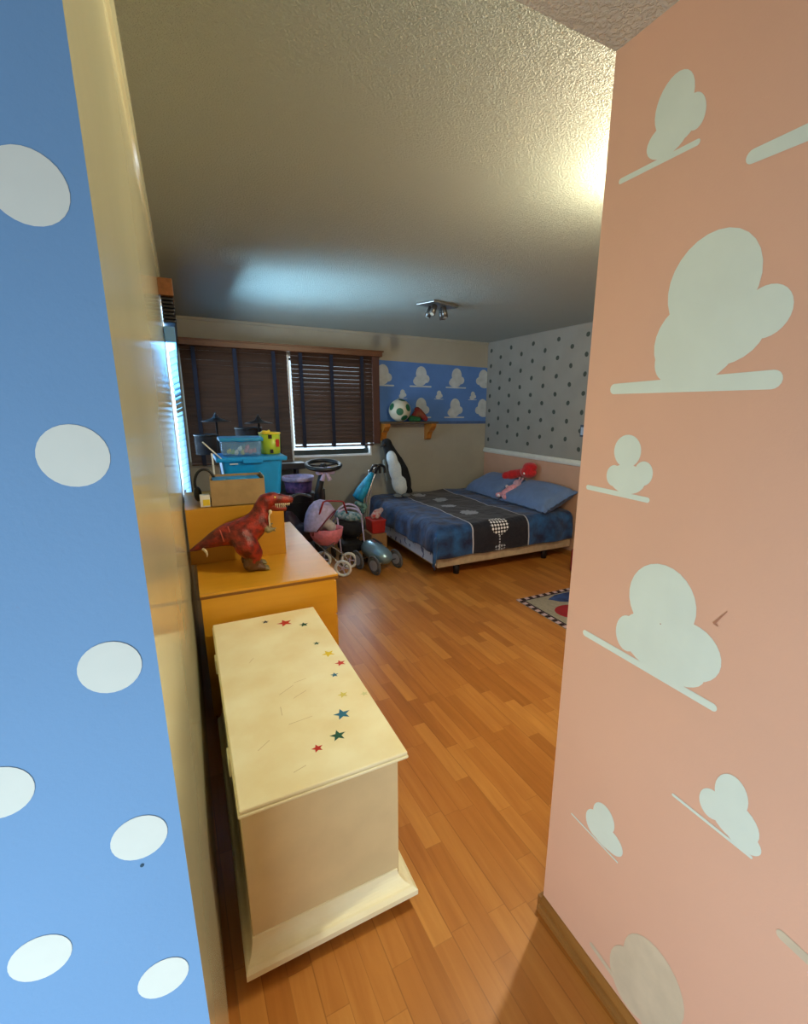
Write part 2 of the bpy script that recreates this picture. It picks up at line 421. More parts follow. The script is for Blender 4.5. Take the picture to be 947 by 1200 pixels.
# trims
b = BM(); prism(b, [(XR, 1.015), (XR-.018, 1.02), (XR-.024, 1.04), (XR-.014, 1.055), (XR-.012, 1.07), (XR, 1.078)], 'y', YP, YB)
struct(obj('trim_1', b, M['trim']))
b = BM()
for i in range(1):
    prism(b, [(YB, ZR-.03), (YB-.006, ZR-.028), (YB-.012, ZR-.008), (YB-.012, ZR), (YB, ZR)], 'x', XL, XR)
struct(obj('trim_2', b, M['cream']))
b = BM(); prism(b, [(XL, ZR-.05), (XL+.008, ZR-.045), (XL+.014, ZR-.012), (XL+.014, ZR), (XL, ZR)], 'y', Y0+.12, YB)
struct(obj('trim_3', b, M['gloss']))
prof = [(XP, 0), (XP-.016, 0), (XP-.018, .02), (XP-.011, .03), (XP-.012, .045), (XP-.004, .062), (XP, .064)]
b = BM(); prism(b, prof, 'y', -2.1, YP+.008)
struct(obj('baseboard_right', b, M['base']))
b = BM(); box(b, (XP-.012, YP, 0), (3.7, YP+.012, .06)); box(b, (1.95, YB-.012, 0), (XR, YB, .06)); box(b, (XR-.012, YP, 0), (XR, YB, .06)); box(b, (XL, YB-.012, 0), (1.95, YB, .06))
struct(obj('baseboard_back', b, M['base']))

# ------------------------------------------------------------------ windows
def bar_frame(b, x0, x1, z0, z1, y, t, d, mi=0):
    box(b, (x0, y, z0), (x0+t, y+d, z1), mi=mi); box(b, (x1-t, y, z0), (x1, y+d, z1), mi=mi)
    box(b, (x0+t, y, z0), (x1-t, y+d, z0+t), mi=mi); box(b, (x0+t, y, z1-t), (x1-t, y+d, z1), mi=mi)
b = BM(); bar_frame(b, BX0, BX1, BZ0, BZ1, YB-.012, .022, .14)
wf = struct(obj('window_1', b, M['white'], loc=(BX0, YB, BZ0)))
green = mat('dark green metal', (20, 44, 48), .4)
b = BM(); bar_frame(b, BX0+.022, 1.06, BZ0+.022, BZ1-.022, YB+.05, .03, .03); bar_frame(b, 1.06, BX1-.022, BZ0+.022, BZ1-.022, YB+.08, .03, .03)
box(b, (BX0+.022, YB+.05, BZ0+.03), (BX1-.022, YB+.12, BZ0+.085))
obj('window_frame', b, green, wf)
b = BM(); box(b, (BX0+.04, YB+.065, BZ0+.08), (1.05, YB+.069, BZ1-.04)); box(b, (1.07, YB+.121, BZ0+.03), (BX1-.04, YB+.124, BZ1-.04))
obj('window_pane', b, M['glass'], wf)
b = BM(); box(b, (1.066, YB-.03, 1.0), (1.084, YB+.05, 2.15)); obj('mullion', b, M['white'], wf)
# side window
b = BM()
for (y0, y1, z0, z1) in ((WY0, WY0+.03, WZ0, WZ1), (WY1-.03, WY1, WZ0, WZ1), (WY0+.03, WY1-.03, WZ0, WZ0+.03), (WY0+.03, WY1-.03, WZ1-.03, WZ1)):
    box(b, (-.17, y0, z0), (XL+.004, y1, z1))
ws = struct(obj('window_2', b, M['white'], loc=(XL, WY0, WZ0)))
b = BM(); box(b, (-.14, WY0+.03, WZ0+.03), (-.136, WY1-.03, WZ1-.03)); obj('window_pane', b, M['glass'], ws)

# side blind: brown head box, bunched dark fabric, pale slats glowing in daylight
t_ = thing('side_window_blind', 'pale slatted blind catching daylight on the left wall under a brown box', 'blind', (XL, WY0-.05, 1.0))
b = BM(); box(b, (XL, 3.38, 2.245), (.022, 5.3, 2.34), .003)
obj('head_box', b, wood('pelmet wood side', (110, 66, 30), (140, 88, 44), .4, 1), t_)
b = BM()
for i in range(7):
    z = 2.10+.021*i; box(b, (XL+.006, 3.42, z), (.018+.006*math.sin(i*2.1), 5.25, z+.016), .004)
obj('gathered_slats', b, M['black'], t_)
sl = translucent('pale blind slats', (112, 158, 184), .26)
b = BM(); box(b, (XL+.004, 3.40, 1.99), (.008, 5.22, 2.075), .004); obj('rail', b, sl, t_)
b = BM(); n = 24
for i in range(n):
    z = 1.03+.95*i/n
    mm = Matrix.Translation((-.022, 4.35, z)) @ Matrix.Rotation(math.radians(-26), 4, 'Y')
    box(b, (-.024, -.87, -.0008), (.024, .87, .0008), mtx=mm)
obj('slats', b, sl, t_)
b = BM(); box(b, (-.046, 3.47, 1.0), (.006, 5.22, 1.025), .004); obj('bottom_rail', b, M['tape'], t_)
for y in (3.62, 4.35, 5.05):
    b = BM(); box(b, (.003, y, 1.02), (.0045, y+.025, 2.0)); obj('ladder_tape', b, M['tape'], t_)

# pelmet and two wooden blinds on the back window
b = BM(); box(b, (.0, 5.36, 2.185), (2.14, 5.50, 2.25), .004); box(b, (-.02, 5.345, 2.235), (2.155, 5.50, 2.252), .003)
tag(obj('window_pelmet', b, M['pelmet'], loc=(1.07, 5.43, 2.185)), 'red-brown wooden pelmet running over both brown blinds on the back wall', 'pelmet')
def blind(x0, x1, z0, tilt, tapes, label, npx=None, edge=None):
    t = thing('wooden_blind', label, 'blind', ((x0+x1)/2, 5.43, z0))
    b = BM(); z = 2.17; pitch = .0455
    while z > z0+.03:
        mm = Matrix.Translation(((x0+x1)/2, 5.43, z)) @ Matrix.Rotation(math.radians(tilt+random.uniform(-1, 1)), 4, 'X')
        box(b, (-(x1-x0)/2, -.025, -.0015), ((x1-x0)/2, .025, .0015), mtx=mm); z -= pitch
    obj('slats', b, M['blind'], t)
    b = BM(); box(b, (x0, 5.405, z0), (x1, 5.455, z0+.02), .004); obj('bottom_rail', b, M['blind'], t)
    for x in tapes:
        b = BM(); box(b, (x-.019, 5.401, z0-.002), (x+.019, 5.4025, 2.18)); box(b, (x-.019, 5.4575, z0-.002), (x+.019, 5.459, 2.18)); obj('ladder_tape', b, M['tape'], t)
    return t
blind(.03, 1.055, 1.0, 66, (.147, .529, .912), 'left, longer brown wooden blind, nearly closed, with navy tapes')
blind(1.095, 2.03, 1.155, 62, (1.198, 1.54, 1.90), 'right, shorter brown wooden blind with daylight showing between slats')
b = BM(); box(b, (2.03, 5.40, 1.18), (2.115, 5.44, 2.19), .003)
tag(obj('blind_side_board', b, wood('dark red board', (58, 26, 18), (78, 38, 26), .5, 2), loc=(2.07, 5.42, 1.18)), 'dark red-brown upright board at the right end of the back blinds', 'board')

# ------------------------------------------------------------------ toy chest
CX0, CX1, CY0, CY1, CZ = .026, .515, 1.12, 2.33, .574
t_ = thing('toy_chest', 'long ivory painted wooden chest with star stickers on its lid', 'chest', (.27, 1.7, 0))
bx0, bx1, by0 = .026, .487, 1.135
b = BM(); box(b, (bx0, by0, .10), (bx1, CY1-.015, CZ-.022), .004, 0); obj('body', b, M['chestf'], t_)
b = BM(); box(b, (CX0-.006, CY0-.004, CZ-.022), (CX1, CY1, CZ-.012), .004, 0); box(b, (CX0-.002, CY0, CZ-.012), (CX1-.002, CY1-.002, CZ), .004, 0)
def star(cx, cy, r, rot):
    return [(cx+(r if i % 2 == 0 else r*.42)*math.cos(rot+PI*i/5), cy+(r if i % 2 == 0 else r*.42)*math.sin(rot+PI*i/5)) for i in range(10)]
SC = [(196, 50, 36), (226, 200, 40), (40, 112, 150), (30, 86, 66), (34, 60, 70), (226, 214, 110), (214, 214, 160)]
lm = [M['chest']]+[mat('star sticker %d' % i, c, .5, .04) for i, c in enumerate(SC)]
for i, (x, y, r, c, ro) in enumerate([(.257, 2.248, .016, 4, .2), (.341, 2.195, .034, 0, .5), (.42, 2.136, .021, 3, .3), (.429, 1.923, .014, 3, .1), (.453, 1.811, .026, 1, .6), (.477, 1.714, .021, 0, .4), (.430, 1.638, .015, 2, .2), (.421, 1.496, .018, 5, .4), (.494, 1.466, .014, 6, .4), (.385, 1.388, .027, 2, .32), (.341, 1.289, .024, 3, .25), (.267, 1.261, .017, 0, .4)]):
    poly(b, [(u, v, CZ+.0005) for u, v in star(x, y, r*1.15, ro)], c+1)
sc_ = mat('scuff mark', (196, 176, 128), .6)
lm.append(sc_)
for (x, y, l, a) in ((.20, 1.50, .05, 1.5), (.24, 1.62, .07, .6), (.28, 1.57, .06, .5), (.25, 1.42, .08, .1), (.12, 1.35, .05, .7), (.2, 1.2, .04, .3), (.15, 1.9, .04, 1), (.3, 1.66, .05, .2)):
    dx, dy = math.cos(a)*l/2, math.sin(a)*l/2
    poly(b, [(u, v, CZ+.0004) for u, v in bar2(x-dx, y-dy, x+dx, y+dy, .0008)], 8)
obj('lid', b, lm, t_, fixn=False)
# flared plinth moulding
def plinth(bm, x0, x1, y0, y1, prof):
    rings = []
    for e, z in prof: rings.append([bm.verts.new(p) for p in ((x0-e*.5, y0-e, z), (x1+e*.0+e, y0-e, z), (x1+e, y1, z), (x0-e*.5, y1, z))])
    for A, B in zip(rings, rings[1:]):
        for i in range(4): bm.faces.new((A[i], A[(i+1) % 4], B[(i+1) % 4], B[i]))
    bm.faces.new(rings[0]); bm.faces.new(rings[-1])
b = BM()
pr = [(.020, .035), (.052, .037), (.056, .043), (.056, .062), (.050, .068), (.045, .072)]
for k in range(1, 9):
    a = k/8*PI/2; pr.append((.045-.041*math.sin(a), .072+.048*(1-math.cos(a))))
pr.append((-.002, .122))
plinth(b, bx0, bx1-.012, by0, CY1-.015, pr)
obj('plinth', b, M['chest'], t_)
for (x, y) in ((.07, 1.2), (.43, 1.2), (.07, 2.22), (.43, 2.22)):
    b = BM(); cyl(b, (x-.012, y, .018), (x+.012, y, .018), .018, n=20); box(b, (x-.018, y-.012, .03), (x+.018, y+.012, .037)); obj('castor', b, M['black'], t_)
for y in (1.36, 2.0):
    b = BM(); box(b, (CX0-.012, y, CZ-.085), (CX0, y+.06, CZ-.02), .003); obj('hinge', b, M['chest'], t_)

# ------------------------------------------------------------------ dresser
t_ = thing('dresser', 'golden wood dresser against the left wall behind the ivory chest', 'dresser', (.33, 3.0, 0))
DX0, DX1, DY0, DY1, DZ = -.018, .665, 2.362, 3.68, .723
b = BM(); box(b, (DX0, DY0, DZ-.012), (DX1, DY1, DZ), .002)
obj('top', b, M['dress'], t_)
b = BM(); box(b, (DX0, DY0+.001, DZ-.026), (DX1-.001, DY1, DZ-.012)); obj('edge_strip', b, M['dressd'], t_)
b = BM(); box(b, (DX0+.003, DY0+.003, .05), (DX1-.02, DY1-.003, DZ-.026), .002); box(b, (DX0+.02, DY0+.02, 0), (DX1-.05, DY1-.02, .05)); obj('body', b, M['dress'], t_)
for k in range(2):
    for j in range(3):
        y0 = DY0+.03+k*.64; z0 = .07+j*.205
        b = BM(); box(b, (DX1-.021, y0, z0), (DX1-.003, y0+.62, z0+.195), .003); d_ = obj('drawer', b, M['dress'], t_)
        b = BM(); ball(b, (DX1+.008, y0+.31, z0+.1), .014, n=14); cyl(b, (DX1-.005, y0+.31, z0+.1), (DX1+.002, y0+.31, z0+.1), .006, n=10); obj('knob', b, M['dressd'], d_)

# wood box on the dresser
b = BM(); x0, x1, y0, y1, z0, z1 = -.045, .483, 2.862, 3.47, DZ+.001, 1.045
box(b, (x0, y0, z0), (x1, y0+.016, z1), .002); box(b, (x0, y1-.016, z0), (x1, y1, z1)); box(b, (x0, y0+.016, z0), (x0+.016, y1-.016, z1)); box(b, (x1-.016, y0+.016, z0), (x1, y1-.016, z1)); box(b, (x0+.016, y0+.016, z1-.02), (x1-.016, y1-.016, z1-.002))
tag(obj('wooden_box', b, M['box'], loc=(.22, 3.1, z0)), 'plain golden wood box on the dresser directly behind the red dinosaur', 'box')
# open cardboard box on it
t_ = thing('cardboard_box', 'open grey-brown cardboard box on top of the wooden box', 'box', (.25, 3.0, 1.046))
b = BM(); x0, x1, y0, y1, z0, z1 = .098, .392, 2.89, 3.095, 1.0465, 1.205
mm = Matrix.Translation((.245, 2.99, 0)) @ Matrix.Rotation(math.radians(-2), 4, 'Z') @ Matrix.Translation((-.245, -2.99, 0))
for lo, hi in (((x0, y0, z0), (x1, y0+.005, z1-.008)), ((x0, y1-.005, z0), (x1, y1, z1)), ((x0, y0+.005, z0), (x0+.005, y1-.005, z1)), ((x1-.005, y0+.005, z0), (x1, y1-.005, z1)), ((x0, y0, z0), (x1, y1, z0+.004))): box(b, lo, hi, mtx=mm)
obj('body', b, M['card'], t_)
b = BM(); box(b, (x1-.004, y0, z1-.002), (x1-.001, y1, z1+.006), mtx=mm); obj('flap', b, M['cardin'], t_)
b = BM(); box(b, (.112, 2.905, 1.175), (.372, 3.075, 1.195), .006); ball(b, (.24, 2.93, 1.196), (.06, .018, .008)); box(b, (.12, 2.91, 1.055), (.365, 3.07, 1.175), .006)
tag(obj('blue_lidded_container', b, M['lid'], loc=(.24, 2.99, 1.05)), 'blue container lid showing inside the open cardboard box', 'container')

# turquoise tote
def taper(bm, x0, x1, y0, y1, z0, z1, e, th=.004, mi=0, r=.03):
    def rr(ex, z):
        a, c, d, f = x0-ex, x1+ex, y0-ex, y1+ex; o = []
        for (cx, cy, a0) in ((c-r, f-r, 0), (a+r, f-r, PI/2), (a+r, d+r, PI), (c-r, d+r, 3*PI/2)):
            for k in range(5): t = a0+k/4*PI/2; o.append(bm.verts.new((cx+r*math.cos(t), cy+r*math.sin(t), z)))
        return o
    R = [rr(-.006, z0), rr(0, z0+.008), rr(e, z1), rr(e+.0, z1), rr(e-th, z1), rr(-th, z0+.012)]
    for A, B in zip(R, R[1:]):
        n = len(A)
        for i in range(n): f = bm.faces.new((A[i], A[(i+1) % n], B[(i+1) % n], B[i])); f.material_index = mi
    bm.faces.new(R[0][::-1]); bm.faces.new(R[-1])
t_ = thing('storage_tote', 'big turquoise plastic tote with rim stacked on the wooden box', 'tote', (.35, 3.3, 1.046))
b = BM(); taper(b, .20, .525, 3.15, 3.42, 1.047, 1.275, .02); obj('body', b, M['turq'], t_, smooth=False)
b = BM(); box(b, (.148, 3.115, 1.272), (.572, 3.455, 1.30), .008); box(b, (.30, 3.108, 1.262), (.42, 3.12, 1.29), .004)
for x in (.16, .51): pass
obj('lid', b, M['turq'], t_)
b = BM(); box(b, (.225, 3.1135, 1.258), (.272, 3.116, 1.264)); obj('maker_mark', b, M['white'], t_)
# clear bin with blue lid
t_ = thing('lidded_bin', 'small clear bin with blue lid full of toys, on the turquoise tote', 'bin', (.31, 3.25, 1.301))
b = BM(); taper(b, .195, .425, 3.19, 3.36, 1.3015, 1.395, .006, r=.02); obj('body', b, M['clearbox'], t_)
b = BM(); box(b, (.18, 3.175, 1.393), (.441, 3.375, 1.418), .007); ball(b, (.31, 3.178, 1.402), (.045, .008, .012)); obj('lid', b, M['lid'], t_)
for i, (nm, mm_) in enumerate([('pink', 'pinkf'), ('pink', 'pinkf'), ('white', 'white'), ('yellow', 'yell'), ('green', 'lime'), ('pink', 'pinkf'), ('white', 'white'), ('yellow', 'yell'), ('pink', 'pinkf')]):
    x = (.36, .385, .30, .315, .255, .345, .275, .235, .335)[i]; z = (1.325, 1.330, 1.345, 1.32, 1.325, 1.352, 1.322, 1.328, 1.33)[i]
    b = BM(); ball(b, (x, 3.212+.01*(i % 2), z), (.015, .012, .014), n=12); ball(b, (x+.006, 3.212+.01*(i % 2), z+.012), .008, n=10)
    tag(obj('small_toy', b, M[mm_], loc=(x, 3.21, z-.012)), 'tiny %s toy piece seen through the clear blue-lidded bin' % nm, 'toy', nm+' toy pieces in the clear bin')
# green bucket
t_ = thing('toy_bucket', 'lime and yellow bucket with dark patches beside the clear bin', 'bucket', (.497, 3.29, 1.301))
b = BM(); c = (.497, 3.29, 1.302); lathe(b, [(0, 0), (.058, 0), (.062, .004), (.067, .135), (.064, .135), (.059, .01), (0, .01)], c); obj('body', b, M['lime'], t_)
b = BM(); tube(b, [(c[0]+.067*math.cos(a), c[1]+.067*math.sin(a), 1.438) for a in [2*PI*i/32 for i in range(32)]], .005, 8, closed=True); obj('rim', b, M['yell'], t_)
def patch(bm, a0, a1, z0, z1, r):
    n = 6; A = [bm.verts.new((c[0]+r*math.cos(a0+(a1-a0)*i/n), c[1]+r*math.sin(a0+(a1-a0)*i/n), z0)) for i in range(n+1)]
    B = [bm.verts.new((c[0]+r*math.cos(a0+(a1-a0)*i/n), c[1]+r*math.sin(a0+(a1-a0)*i/n), z1)) for i in range(n+1)]
    for i in range(n): bm.faces.new((A[i], A[i+1], B[i+1], B[i]))
b = BM(); patch(b, -1.75, -1.45, 1.31, 1.335, .0675); obj('dark_patch', b, M['black'], t_, fixn=False)
b = BM(); patch(b, -1.85, -1.5, 1.405, 1.43, .0685); obj('dark_patch', b, M['black'], t_, fixn=False)
b = BM(); patch(b, -1.15, -.7, 1.35, 1.40, .069); obj('red_patch', b, M['red'], t_, fixn=False)
b = BM(); tube(b, spline([(.44, 3.26, 1.438), (.452, 3.24, 1.45), (.475, 3.235, 1.448), (.49, 3.24, 1.455)]), .008, 8); obj('handle', b, M['yell'], t_)
# things tucked beside the boxes
t_ = thing('label_card', 'small white and yellow card box by the window, left of the cardboard box', 'box', (.06, 2.93, 1.046))
b = BM(); box(b, (.036, 2.90, 1.0465), (.088, 2.95, 1.115), .003); obj('body', b, M['white'], t_)
b = BM(); box(b, (.05, 2.8988, 1.055), (.086, 2.8995, 1.09)); obj('label_patch', b, M['yell'], t_)
t_ = thing('white_stand', 'thin white angled rod on an upright, left of the turquoise tote', 'stand', (.12, 3.12, 1.046))
b = BM(); cyl(b, (.118, 3.13, 1.047), (.118, 3.13, 1.053), .03); tube(b, spline([(.118, 3.13, 1.05), (.12, 3.13, 1.14), (.132, 3.13, 1.2), (.13, 3.13, 1.33)]), .005, 8); obj('pole', b, M['white'], t_)
b = BM(); tube(b, [(.085, 3.12, 1.40), (.185, 3.12, 1.29)], .0042, 8); obj('rod', b, M['white'], t_)
b = BM(); tube(b, [(.075+.055*math.cos(a), 3.05, 1.16+.085*math.sin(a)) for a in [math.radians(-40+260*i/20) for i in range(21)]], .008, 8)
ball(b, (.12, 3.05, 1.11), (.022, .035, .04)); ball(b, (.03, 3.05, 1.10), (.022, .03, .045)); box(b, (.045, 3.03, 1.0465), (.1, 3.07, 1.075), .004)
tag(obj('headphones', b, M['black'], loc=(.075, 3.05, 1.046)), 'black curved headband shape beside the side window, behind the small white card', 'headphones')

# ------------------------------------------------------------------ dinosaur
t_ = thing('toy_dinosaur', 'red toy tyrannosaur with open jaws standing on the dresser', 'dinosaur', (.25, 2.66, DZ+.001))
dm, t, bs = nt('red scaly dinosaur skin')
tc = node(t, 'ShaderNodeTexCoord'); sp = node(t, 'ShaderNodeSeparateXYZ'); t.links.new(tc.outputs['Object'], sp.inputs[0])
n1 = node(t, 'ShaderNodeTexNoise'); n1.inputs['Scale'].default_value = 26; n1.inputs['Detail'].default_value = 6; t.links.new(tc.outputs['Object'], n1.inputs['Vector'])
mr = node(t, 'ShaderNodeMapRange'); mr.inputs[1].default_value = .4; mr.inputs[2].default_value = .62; t.links.new(n1.outputs['Fac'], mr.inputs[0])
c1 = mixc(t, mr.outputs[0], lin((84, 16, 12)), lin((146, 34, 20)))
# olive underside and lower legs: a paint colour of the toy, by height and by the chest line
zz = math_(t, 'ADD', sp.outputs[2], math_(t, 'MULTIPLY', math_(t, 'SUBTRACT', n1.outputs['Fac'], .5), .12))
low = math_(t, 'LESS_THAN', zz, .075)
c2 = mixc(t, low, c1, lin((92, 62, 40)))
# olive chest: x - z line in front of the body
fr = math_(t, 'MULTIPLY', math_(t, 'GREATER_THAN', math_(t, 'ADD', sp.outputs[0], math_(t, 'MULTIPLY', sp.outputs[2], -.06)), .068), math_(t, 'LESS_THAN', zz, .245))
c3 = mixc(t, fr, c2, lin((120, 112, 78)))
t.links.new(c3, bs.inputs['Base Color']); bs.inputs['Roughness'].default_value = .38
v1 = node(t, 'ShaderNodeTexVoronoi'); v1.inputs['Scale'].default_value = 130; t.links.new(tc.outputs['Object'], v1.inputs['Vector'])
bp = node(t, 'ShaderNodeBump'); bp.inputs['Strength'].default_value = .6; bp.inputs['Distance'].default_value = .003
t.links.new(v1.outputs['Distance'], bp.inputs['Height']); t.links.new(bp.outputs[0], bs.inputs['Normal'])
Y = 2.66
b = BM()
chain(b, [(-.042, Y+.03, .858, .006), (-.01, Y+.02, .872, .016), (.035, Y+.01, .893, .028), (.09, Y, .918, .045), (.15, Y, .935, .062), (.205, Y, .935, .077), (.26, Y, .952, .078), (.305, Y, .985, .068), (.325, Y, 1.03, .052), (.335, Y, 1.07, .043), (.355, Y, 1.10, .042)])
chain(b, [(.355, Y, 1.10, .042), (.385, Y, 1.112, .037), (.42, Y, 1.108, .032), (.46, Y, 1.102, .027), (.485, Y, 1.098, .022)], n=16)   # skull and upper jaw
ball(b, (.40, Y-.018, 1.138), (.02, .012, .01)); ball(b, (.40, Y+.018, 1.138), (.02, .012, .01)); ball(b, (.478, Y, 1.116), (.014, .016, .008))
chain(b, [(.375, Y, 1.072, .026), (.41, Y, 1.055, .018), (.455, Y, 1.050, .014)])      # lower jaw
for s in (-1, 1):
    y = Y+s*.055
    chain(b, [(.215, Y+s*.035, .925, .062), (.235, y, .875, .064), (.265, y, .83, .05), (.258, y, .79, .04), (.24, y, .765, .034), (.25, y, .755, .03), (.29, y, .748, .024)])
    for q in (-1, 0, 1): chain(b, [(.285, y+q*.012, .745, .014), (.322, y+q*.022, .738, .011), (.34, y+q*.026, .733, .006)], n=10)
    a = Y+s*.045
    chain(b, [(.33, a, .975, .022), (.35, a+s*.01, .945, .015), (.372, a+s*.01, .95, .011)], n=10)
    chain(b, [(.372, a+s*.01, .95, .009), (.392, a+s*.012, .957, .005)], 3, 8); chain(b, [(.372, a+s*.01, .95, .009), (.39, a+s*.005, .938, .005)], 3, 8)
o = obj('body', b, dm, t_); remesh(o, .005, 4)
b = BM()
for s in (-1, 1):
    for k in range(8):
        x = .405+.0105*k; zt = 1.082-.0003*k
        tube(b, [(x, Y+s*(.024-.0016*k), zt+.004), (x+.001, Y+s*(.023-.0016*k), zt-.013)], [.0045, .0008], 6)
        if k < 6: tube(b, [(x, Y+s*(.013), 1.062), (x+.001, Y+s*.013, 1.078)], [.0035, .0008], 6)
obj('teeth', b, mat('ivory teeth', (226, 214, 190), .4), t_)
for s in (-1, 1):
    b = BM(); ball(b, (.402, Y+s*.033, 1.125), .005, n=12); obj('eye', b, M['yell'], t_)
b = BM(); tube(b, spline([(.375, Y-.034, 1.045), (.362, Y-.04, 1.02), (.362, Y-.045, .98), (.358, Y-.045, .955)]), [.004]*18+[.001], 6); ball(b, (.372, Y-.036, 1.046), (.01, .006, .012))
obj('throat_stripe', b, mat('pale horn', (206, 196, 168), .5), t_)
b = BM()
tube(b, spline([(.02, Y-.012, .872), (.03, Y-.02, .865), (.038, Y-.02, .845), (.036, Y-.018, .828)]), [.007]*10+[.005]*5+[.003]*3+[.001], 8)
obj('tail_band', b, mat('pale horn', (206, 196, 168), .5), t_)
for (x, z, h) in ((.16, .955, .05), (.12, .94, .04)):
    b = BM(); tube(b, spline([(x-.01, Y-.045, z+.035), (x-.004, Y-.057, z+.01), (x+.004, Y-.055, z-.03)]), [.003]*12+[.001], 6)
    obj('side_stripe', b, mat('light red stripe', (190, 84, 66), .45), t_)

# ------------------------------------------------------------------ toy drum kit behind the dresser
t_ = thing('drum_kit', 'black toy drum kit with two dark cymbals behind the storage boxes', 'drums', (.35, 3.95, 0))
for (x, y, z) in ((.215, 3.9, 1.50), (.515, 3.9, 1.485)):
    b = BM(); lathe(b, [(0, .052), (.012, .05), (.02, .03), (.035, .018), (.085, .002), (.105, -.004), (.085, 0), (.03, .014), (0, .02)], (x, y, z), 32)
    cm = obj('cymbal', b, M['brass'], t_)
    b = BM(); cyl(b, (x, y, z+.05), (x, y, z+.062), .007, n=10); obj('wing_nut', b, M['black'], cm)
    b = BM(); cyl(b, (x, y, .02), (x, y, z+.03), .008, n=10)
    for a in (0, 2.1, 4.2): tube(b, [(x, y, .25), (x+.12*math.cos(a), y+.12*math.sin(a), .006)], .006, 6)
    obj('stand', b, M['black'], t_)
for (x, y, z, r, h) in ((.13, 3.85, 1.26, .075, .14), (.45, 4.02, 1.30, .10, .14), (.4, 4.1, .02, .24, .34)):
    b = BM()
    if r > .2: 
        cyl(b, (x, y-.16, .26), (x, y+.16, .26), .24, n=36)
    else: cyl(b, (x, y, z), (x, y, z+h), r, n=32)
    d_ = obj('drum', b, M['matte'], t_)
    b = BM()
    if r > .2: tube(b, [(x+.24*math.cos(a), y-.165, .26+.24*math.sin(a)) for a in [2*PI*i/36 for i in range(36)]], .01, 8, closed=True)
    else: tube(b, [(x+r*math.cos(a), y+r*math.sin(a), z+h) for a in [2*PI*i/32 for i in range(32)]], .006, 8, closed=True)
    obj('hoop', b, M['black'], d_)
b = BM(); cyl(b, (.3, 4.08, .46), (.3, 4.08, 1.3), .012, n=10); tube(b, [(.13, 3.85, 1.27), (.3, 4.08, 1.2), (.45, 4.02, 1.32)], .01, 8); obj('stand', b, M['black'], t_)

# ------------------------------------------------------------------ ride-on toy with steering wheel
t_ = thing('ride_on_toy', 'dark ride-on toy with black steering wheel and lilac bow', 'ride-on toy', (1.05, 4.7, 0))
def tor(c, axu, axv, R, r, a0=0, a1=2*PI, n=40, closed=True, m=10):
    return [Vector(c)+Vector(axu)*math.cos(a0+(a1-a0)*i/n)*R+Vector(axv)*math.sin(a0+(a1-a0)*i/n)*R for i in range(n if closed else n+1)]
c = Vector((1.19, 4.6, 1.045)); U = Vector((1, 0, .02)); V = Vector((0, .985, .17))
b = BM(); tube(b, tor(c, U, V, .165, 0), .021, 10, closed=True)
for a in (0.2, PI-.2, -PI/2): tube(b, [c+Vector((0, 0, -.01)), c+U*math.cos(a)*.16+V*math.sin(a)*.16], .011, 8)
ball(b, c, (.035, .035, .02)); obj('steering_wheel', b, M['black'], t_)
b = BM()
for s in (-1, 1): ball(b, c+Vector((s*.05-.01, -.10, -.045)), (.05, .02, .035), rot=(0, s*.5, 0))
ball(b, c+Vector((-.01, -.095, -.035)), .014); 
for s in (-1, 1): tube(b, [c+Vector((-.01, -.095, -.04)), c+Vector((-.01+s*.04, -.11, -.14))], [.012, .024], 8)
obj('bow', b, M['lav'], t_)
b = BM(); tube(b, [c+Vector((0, -.01, -.02)), (1.13, 4.60, .80), (1.10, 4.62, .45)], [.03, .038, .06], 12); box(b, (1.1, 4.57, .62), (1.19, 4.65, .82), .015); obj('column', b, M['black'], t_)
b = BM()
chain(b, [(1.09, 4.66, .42, .09), (1.0, 4.70, .34, .11), (.92, 4.78, .33, .11), (.86, 4.84, .48, .08)], 4, 16)
o = obj('body', b, mat('dark maroon plastic', (52, 22, 34), .4), t_); remesh(o, .012, 6)
b = BM(); tube(b, spline([(.80, 4.62, .2), (.76, 4.6, .45), (.80, 4.6, .66), (.92, 4.62, .76), (1.06, 4.62, .72)]), .018, 10); obj('guard_bar', b, M['black'], t_)
for (x, y) in ((.82, 4.64), (1.16, 4.64), (.80, 4.85), (1.08, 4.85)):
    b = BM(); cyl(b, (x-.02, y, .11), (x+.02, y, .11), .11, n=28); obj('wheel', b, M['rubber'], t_)

# tub with lilac rim on a dark case
b = BM(); box(b, (.70, 4.98, 0), (1.20, 5.25, .70), .01); box(b, (.70, 4.972, .60), (1.20, 4.98, .61))
tag(obj('black_storage_case', b, M['black'], loc=(.93, 5.0, 0)), 'tall black case on the floor carrying the lilac-rimmed tub', 'case')
t_ = thing('lilac_tub', 'round tub with white-lilac rim and blue purple print behind steering column', 'tub', (1.08, 5.0, .701))
k = (1.04, 5.12, .701)
b = BM(); lathe(b, [(0, 0), (.13, 0), (.135, .01), (.15, .13), (.146, .13), (.13, .012), (0, .012)], k)
obj('body', b, mat('purple blue print', (60, 54, 110), .6, .2, 22, rgb2=(130, 90, 150)), t_)
b = BM(); lathe(b, [(.150, .125), (.165, .13), (.17, .165), (.165, .175), (.155, .17), (.146, .13)], k); obj('rim', b, M['lav'], t_)
b = BM(); box(b, (.62, 5.26, .93), (1.16, 5.48, 1.0), .008); box(b, (.70, 5.3, 0), (.73, 5.46, .93)); box(b, (1.06, 5.3, 0), (1.09, 5.46, .93)); box(b, (.70, 5.36, .4), (1.09, 5.40, .44))
tag(obj('black_bench', b, M['black'], loc=(.9, 5.35, 0)), 'long black shelf-like stand under the left blind behind the steering wheel', 'stand')

